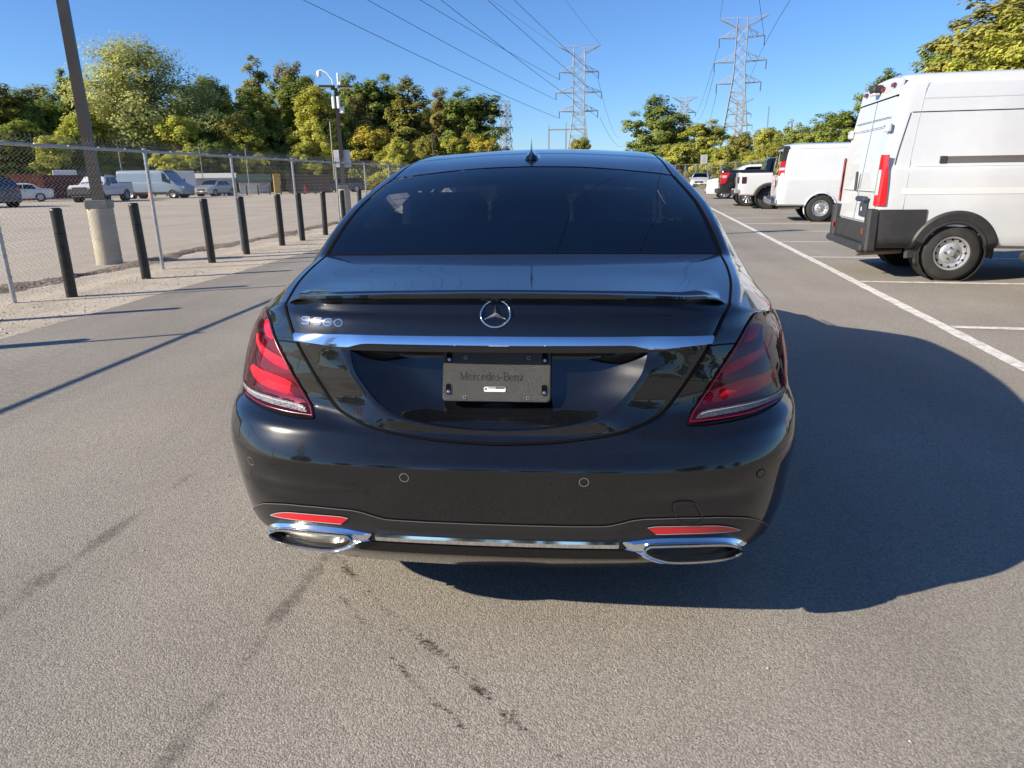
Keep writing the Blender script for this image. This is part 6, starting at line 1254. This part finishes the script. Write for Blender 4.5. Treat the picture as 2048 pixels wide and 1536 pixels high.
RIGHT = [('round', 10.4, 95.6, 11.5, 4.2, 'dark', 'large dark green tree just right of the car roof'), ('round', 15.5, 88.9, 7.6, 3.0, 'lime', 'yellow-green tree right of the large dark one'), ('bush', 7.3, 97.9, 5.0, 2.2, 'olive', 'olive bush at the left foot of the large dark tree'), ('bush', 18.7, 84.2, 6.1, 2.5, 'olive', 'olive bush below the right pylon'), ('bush', 20.7, 79.6, 6.1, 2.2, 'lime', 'lime bush right of the right pylon base'), ('bush', 21.4, 71.2, 6.1, 2.2, 'green', 'green bush below the bare tree'), ('round', 20.5, 61, 6.2, 2.3, 'green', 'green tree left of the tall cargo van roof'), ('round', 19.6, 52.8, 5.8, 1.9, 'dark', 'dark tree beside the tall cargo van doors'), ('round', 20.9, 50.4, 7.9, 1.7, 'dark', 'dark tree rising above the rear of the tall van'),
 ('round', 24.4, 44.2, 12.3, 3.9, 'olive', 'tall olive tree towering over the van at right'), ('round', 25.5, 52.6, 10.2, 2.4, 'green', 'green tree left of the tall olive one over the van'), ('round', 22.7, 36, 9.6, 2.7, 'lime', 'yellow-green tree at the top right corner'), ('round', 19.3, 44.4, 5.7, 1.9, 'green', 'green tree half hidden by the tall van'), ('bush', 20.5, 39.5, 6.9, 2.0, 'yellow', 'yellowish bush just above the van roof'), ('bare', 25.1, 86.7, 7.6, 1.5, 'bare', 'thin greyish almost bare tree against the sky at right'), ('bush', 15.3, 76.7, 4.3, 2.0, 'lime', 'lime bush behind the notice board'), ('bush', 12, 83.4, 4.9, 2.5, 'lime', 'lime bush behind the silver-white sedan'), ('bush', 19.1, 69.7, 4.2, 2.1, 'olive', 'low olive bush behind the black pickup'), ('bush', 19.8, 61.2, 4.4, 1.9, 'olive', 'low olive bush behind the panel van'), ('bush', .5, 118.2, 7.4, 2.2, 'olive', 'small olive bush at the foot of the left pylon'), ('bush', -14.8, 107.2, 6.4, 2.3, 'olive', 'small olive bush left of the roof aerial'), ('bush', -12.5, 122.5, 6.5, 2.1, 'rust', 'small reddish bush just left of the roof aerial')]
for i, (s, x, y, H, w, c_, lb) in enumerate(RIGHT): put_tree(s, x, y, H, w * 1.15, c_, lb, 'trees on the right', 'bush' if s == 'bush' else 'tree', pick=i)
for i in range(26):
    t = i / 25; x, y = 9 + 16 * t + rr.normal(0, .8), 92 - 56 * t ** 1.2 + rr.normal(0, 1.5); put_tree('bush', x + 3.0, y + 2, rr.uniform(2.6, 4.4), rr.uniform(1.8, 2.6), rr.choice(['olive', 'lime', 'green', 'yellow', 'dark', 'brown']), 'low bush in the hedge behind the parked row on the right', 'hedge behind the parked row', 'bush')
for i in range(11):      # the tree line behind the viewpoint, seen only as reflections in the paint
    put_tree('round' if i % 3 else 'cone', -42 + i * 8.5 + rr.normal(0, 1.5), -38 + rr.normal(0, 3), rr.uniform(7, 12), rr.uniform(2.8, 4.2), rr.choice(['dark', 'olive', 'green']), 'tree of the line behind the viewpoint, out of frame', 'trees behind the viewpoint')
for i in range(9):
    a = R(-74 + 27 * i / 8); d = rr.uniform(98, 116); put_tree('round', .2 + d * math.sin(a), -1.8 + d * math.cos(a), rr.uniform(11, 15), rr.uniform(4.5, 6), rr.choice(['dark', 'green', 'olive', 'lime']), 'tree of the woods continuing left, out of frame', 'trees left of the picture')
bank = []
for t in np.linspace(0, 1, 40):
    x, y = 6 + 18 * t, 90 - 56 * t ** 1.2; bank.append([(x - 1.2, y - 1, -.02), (x + .6, y + .4, .5 + .15 * math.sin(t * 20)), (x + 3, y + 1.5, 1.0), (x + 8, y + 3, 1.1), (x + 14, y + 5, -.05)])
tag(MB().grid(np.array(bank)).build('dirt_bank', M_EARTH, None, smooth=60), kind='structure')
# chain-link fence at the back of the parked row
bf = empty('back_fence', (15, 72, 0), 0, 'distant chain-link fence with thin posts below the right-hand trees', 'fence'); pts = [(10.5 + 10.5 * t, 84 - 42 * t ** 1.15) for t in np.linspace(0, 1, 15)]
for x, y in pts: MB().cyl((x - 15, y - 72, 0), (x - 15, y - 72, 2.45), .04, 6).build('post', M_GALV, bf)
MB().tube([(x - 15, y - 72, 2.4) for x, y in pts], .025, 5).build('top_rail', M_GALV, bf)
wm = MB()
for i in range(len(pts) - 1):
    a, b = np.array(pts[i]) - [15, 72], np.array(pts[i + 1]) - [15, 72]; n = int(np.linalg.norm(b - a) / .12)
    for k in range(n):
        for sgn in (1, -1):
            p0, p1 = a + (b - a) * (k / n), a + (b - a) * np.clip(k / n + sgn * .55, 0, 1); 
            e = .003; wm.add([(p0[0], p0[1], .1), (p0[0] + e * 2, p0[1], .1), (p1[0] + e * 2, p1[1], 2.4), (p1[0], p1[1], 2.4)], [(0, 1, 2, 3)])
tag(wm.build('wire_mesh', M_WIRE, bf, smooth=0), kind='stuff')
# ================================================================== pylons and power lines
M_LATT = mat('grey_lattice_steel', (.26, .265, .26), .7, .1, noise=.1, nscale=.4); M_INS = mat('insulator_glass', (.06, .07, .07), .3)
def pylon(label, loc, rz, scale=1., top=38.4, arms=((31.1, 5.8), (25.5, 6.8), (20.1, 5.9)), hw_top=1.65, base=4.6, zw=20.0, th=.12, horn=6.3, detail=True):
    root = empty('transmission_tower', loc, rz, label, 'pylon', 'lattice transmission towers'); root.scale = (scale,) * 3
    hw = lambda z: hw_top if z >= zw else base + (hw_top - base) * (z / zw) ** .82
    corners = [(1, 1), (-1, 1), (-1, -1), (1, -1)]
    for cx, cy in corners: MB().tube([(cx * hw(z), cy * hw(z), z) for z in np.linspace(0, top - 2.2, 12)], th * 1.3, 4).build('leg', M_LATT, root, smooth=0)
    br = MB(); lv = [0, 5, 9.5, 13.2, 16.4, 19.2]; z = 20.1
    while z < top - 2.2: lv.append(z); z += 2.75
    lv.append(top - 2.2)
    for a, b in zip(lv[:-1], lv[1:]):
        for i in range(4):
            c, d = corners[i], corners[(i + 1) % 4]; p = lambda q, z_: np.array([q[0] * hw(z_), q[1] * hw(z_), z_])
            br.cyl(p(c, a), p(d, b), th * .62, 3); br.cyl(p(d, a), p(c, b), th * .62, 3); br.cyl(p(c, b), p(d, b), th * .62, 3)
    br.build('bracing', M_LATT, root, smooth=0)
    for z, l in arms:
        for sg in (1, -1):
            ar = MB(); x0 = hw_top
            for cy in (1, -1):
                ar.cyl((sg * x0, cy * hw_top, z), (sg * l, 0, z + .1), th * .9, 4); ar.cyl((sg * x0, cy * hw_top, z + 1.9), (sg * l, 0, z + .1), th * .6, 3)
                for t in (.33, .66): ar.cyl((sg * (x0 + (l - x0) * t), cy * hw_top * (1 - t), z), (sg * (x0 + (l - x0) * (t - .25)), cy * hw_top * (1.25 - t), z + 1.9 * (1.25 - t)), th * .45, 3)
            ar.build('cross_arm', M_LATT, root, smooth=0)
            MB().tube([(sg * (l - .05), 0, z), (sg * (l - .1), 0, z - 1.9)], .13, 5).build('insulator', M_INS, root)
    zt = top - 2.2; hn = MB()
    for sg in (1, -1):
        for cy in (1, -1): hn.cyl((sg * hw_top, cy * hw_top, zt), (sg * horn, 0, top), th, 4); hn.cyl((-sg * hw_top * .2, cy * hw_top, top - .35), (sg * horn, 0, top), th * .5, 3); hn.cyl((sg * hw_top, cy * hw_top, zt), (sg * hw_top * .9, cy * hw_top, top - .25), th, 4)
    hn.build('top_horn', M_LATT, root, smooth=0); return root
pylon('grey lattice pylon standing just above the car roof', (0, 223.2, 0), R(2), arms=((31.1, 5.9), (25.5, 6.9), (20.2, 5.9)), th=.11); pylon('tall grey lattice pylon on the right, above the parked row', (37.8, 179.3, 0), R(-12), top=36.2, arms=((31.8, 5.1), (26.6, 5.9), (21.9, 5.1)), base=4.4, horn=5.6, hw_top=1.2, zw=24, th=.095)
pylon('slim distant pylon right of the left woods', (-41.5, 416, 0), R(45), 1.12, th=.16, horn=2.5, arms=((31, 4.2), (25.5, 4.6), (20, 4.2))); pylon('distant pylon peeking out behind the large dark tree', (52.7, 374.5, 0), R(5), 1.0, th=.15); pylon('distant pylon standing behind the tall right one', (68, 318, 0), R(-5), .82, th=.17)
pylon('pylon behind the viewpoint, out of frame', (-62, -60, 0), R(2), th=.16)
for x, y, h, lb in ((121, 483, 42.5, 'thin radio mast far right of the right pylon'), (24, 300, 17, 'thin distant mast left of the large dark tree')):
    root = empty('radio_mast', (x, y, 0), 0, lb, 'mast'); mb = MB()
    for k in range(3): a = k * 2.09; mb.tube([(.9 * math.cos(a), .9 * math.sin(a), 0), (.25 * math.cos(a), .25 * math.sin(a), h)], .09, 3)
    mb.build('mast_legs', M_LATT, root, smooth=0); cb = MB()
    for z in np.arange(0, h, 1.6): r_ = .9 - .65 * z / h; cb.tube([(r_ * math.cos(a), r_ * math.sin(a), z + .2 * i) for i, a in enumerate(np.linspace(0, 6.28, 7))], .06, 3)
    cb.build('mast_bracing', M_LATT, root, smooth=0)
gt = empty('substation_gantry', (-5, 298, 0), 0, 'steel substation gantry low behind the left pylon', 'gantry')
for x in (-7, 0, 7.5): MB().box((x, 0, 10), (.5, .5, 20)).box((x, 0, 21 if x == 0 else 20), (.3, .3, 3)).build('column', M_LATT, gt, smooth=0)
MB().box((.2, 0, 19.7), (15, .4, .5)).build('beam', M_LATT, gt, smooth=0)
M_LINE = mat('aluminium_conductor', (.10, .105, .11), .5, .5)
def wire(P, r=.045, label='power line conductor', grp='power lines overhead'):
    o = MB().tube(P, r, 5, caps=False).build('power_line', M_LINE, None, smooth=180); return tag(o, label, 'power line', grp)
LW = [(-6.0, 18.4, 92.8, 23.2, 'lowest and leftmost power line running to the left pylon'), (-6.9, 23.7, 111, 27.1, 'second power line from the left, to the middle arm of the left pylon'), (-5.9, 29.3, 127, 30.5, 'third power line from the left, to the top arm of the left pylon'), (5.9, 18.5, 107, 25.8, 'fourth power line from the left, crossing behind to the right lower arm'), (6.9, 23.8, 123.6, 29.3, 'fifth power line from the left, to the right middle arm'), (5.9, 29.3, 141.8, 33, 'sixth power line from the left, to the right top arm of the left pylon'), (6.3, 38.4, 180, 41, 'thin shield wire ending at the right horn of the left pylon'), (-6.3, 38.4, 150, 38.6, 'thin shield wire ending at the left horn of the left pylon')]
for ax_2, za, yo, zo, lb in LW:
    d0 = 223.2 - yo; cv = .00012; s_ = (zo - za - cv * d0 * d0) / d0; ys = np.linspace(223.2, -60, 40); d = 223.2 - ys; wire(np.stack([ax_2 - .22 * d, ys, za + s_ * d + cv * d * d], 1), np.clip(.018 + .032 * (ys + 10) / 150, .018, .05) * (1 if 'shield' not in lb else .6), lb)
def sagline(a, b, sag, lb, r=.05, n=24, ext=0.):
    a, b = np.array(a, float), np.array(b, float); t = np.linspace(0 - ext, 1, n)[:, None]; P = a + (b - a) * t; P[:, 2] -= 4 * sag * (t * (1 - t))[:, 0]; return wire(P, np.clip(.014 + (r - .014) * (P[:, 1] + 10) / 150, .014, r), lb)
sagline((32.3, 120, 26.8), (68.6, 318, 30.0), -3, 'rightmost power line climbing out of the top of the picture', .05, ext=.55)
sagline((27.7, 120, 27.0), (42.6, 178.3, 31.7), 0, 'power line reaching the right upper arm of the right pylon', .045, ext=2.)
sagline((22.2, 120, 27.2), (32.3, 178, 35.6), 0, 'power line reaching the left horn of the right pylon', .035, ext=2.)
sagline((32.7, 180, 29.8), (63.6, 420, 32), 4, 'power line dropping away from the upper left arm of the right pylon', .05)
sagline((32.2, 180, 24.6), (66.7, 420, 31.5), 4, 'power line dropping away from the middle left arm of the right pylon', .05)
sagline((33.0, 180, 20.0), (71.4, 420, 31), 4, 'power line dropping away from the lower left arm of the right pylon', .05)
sagline((5.7, 223, 29.2), (28.2, 500, 26.2), 5, 'power line falling away right of the left pylon', .05)
sagline((6.5, 223, 18.3), (31.7, 500, 21.3), 4, 'lower power line falling away right of the left pylon', .05)
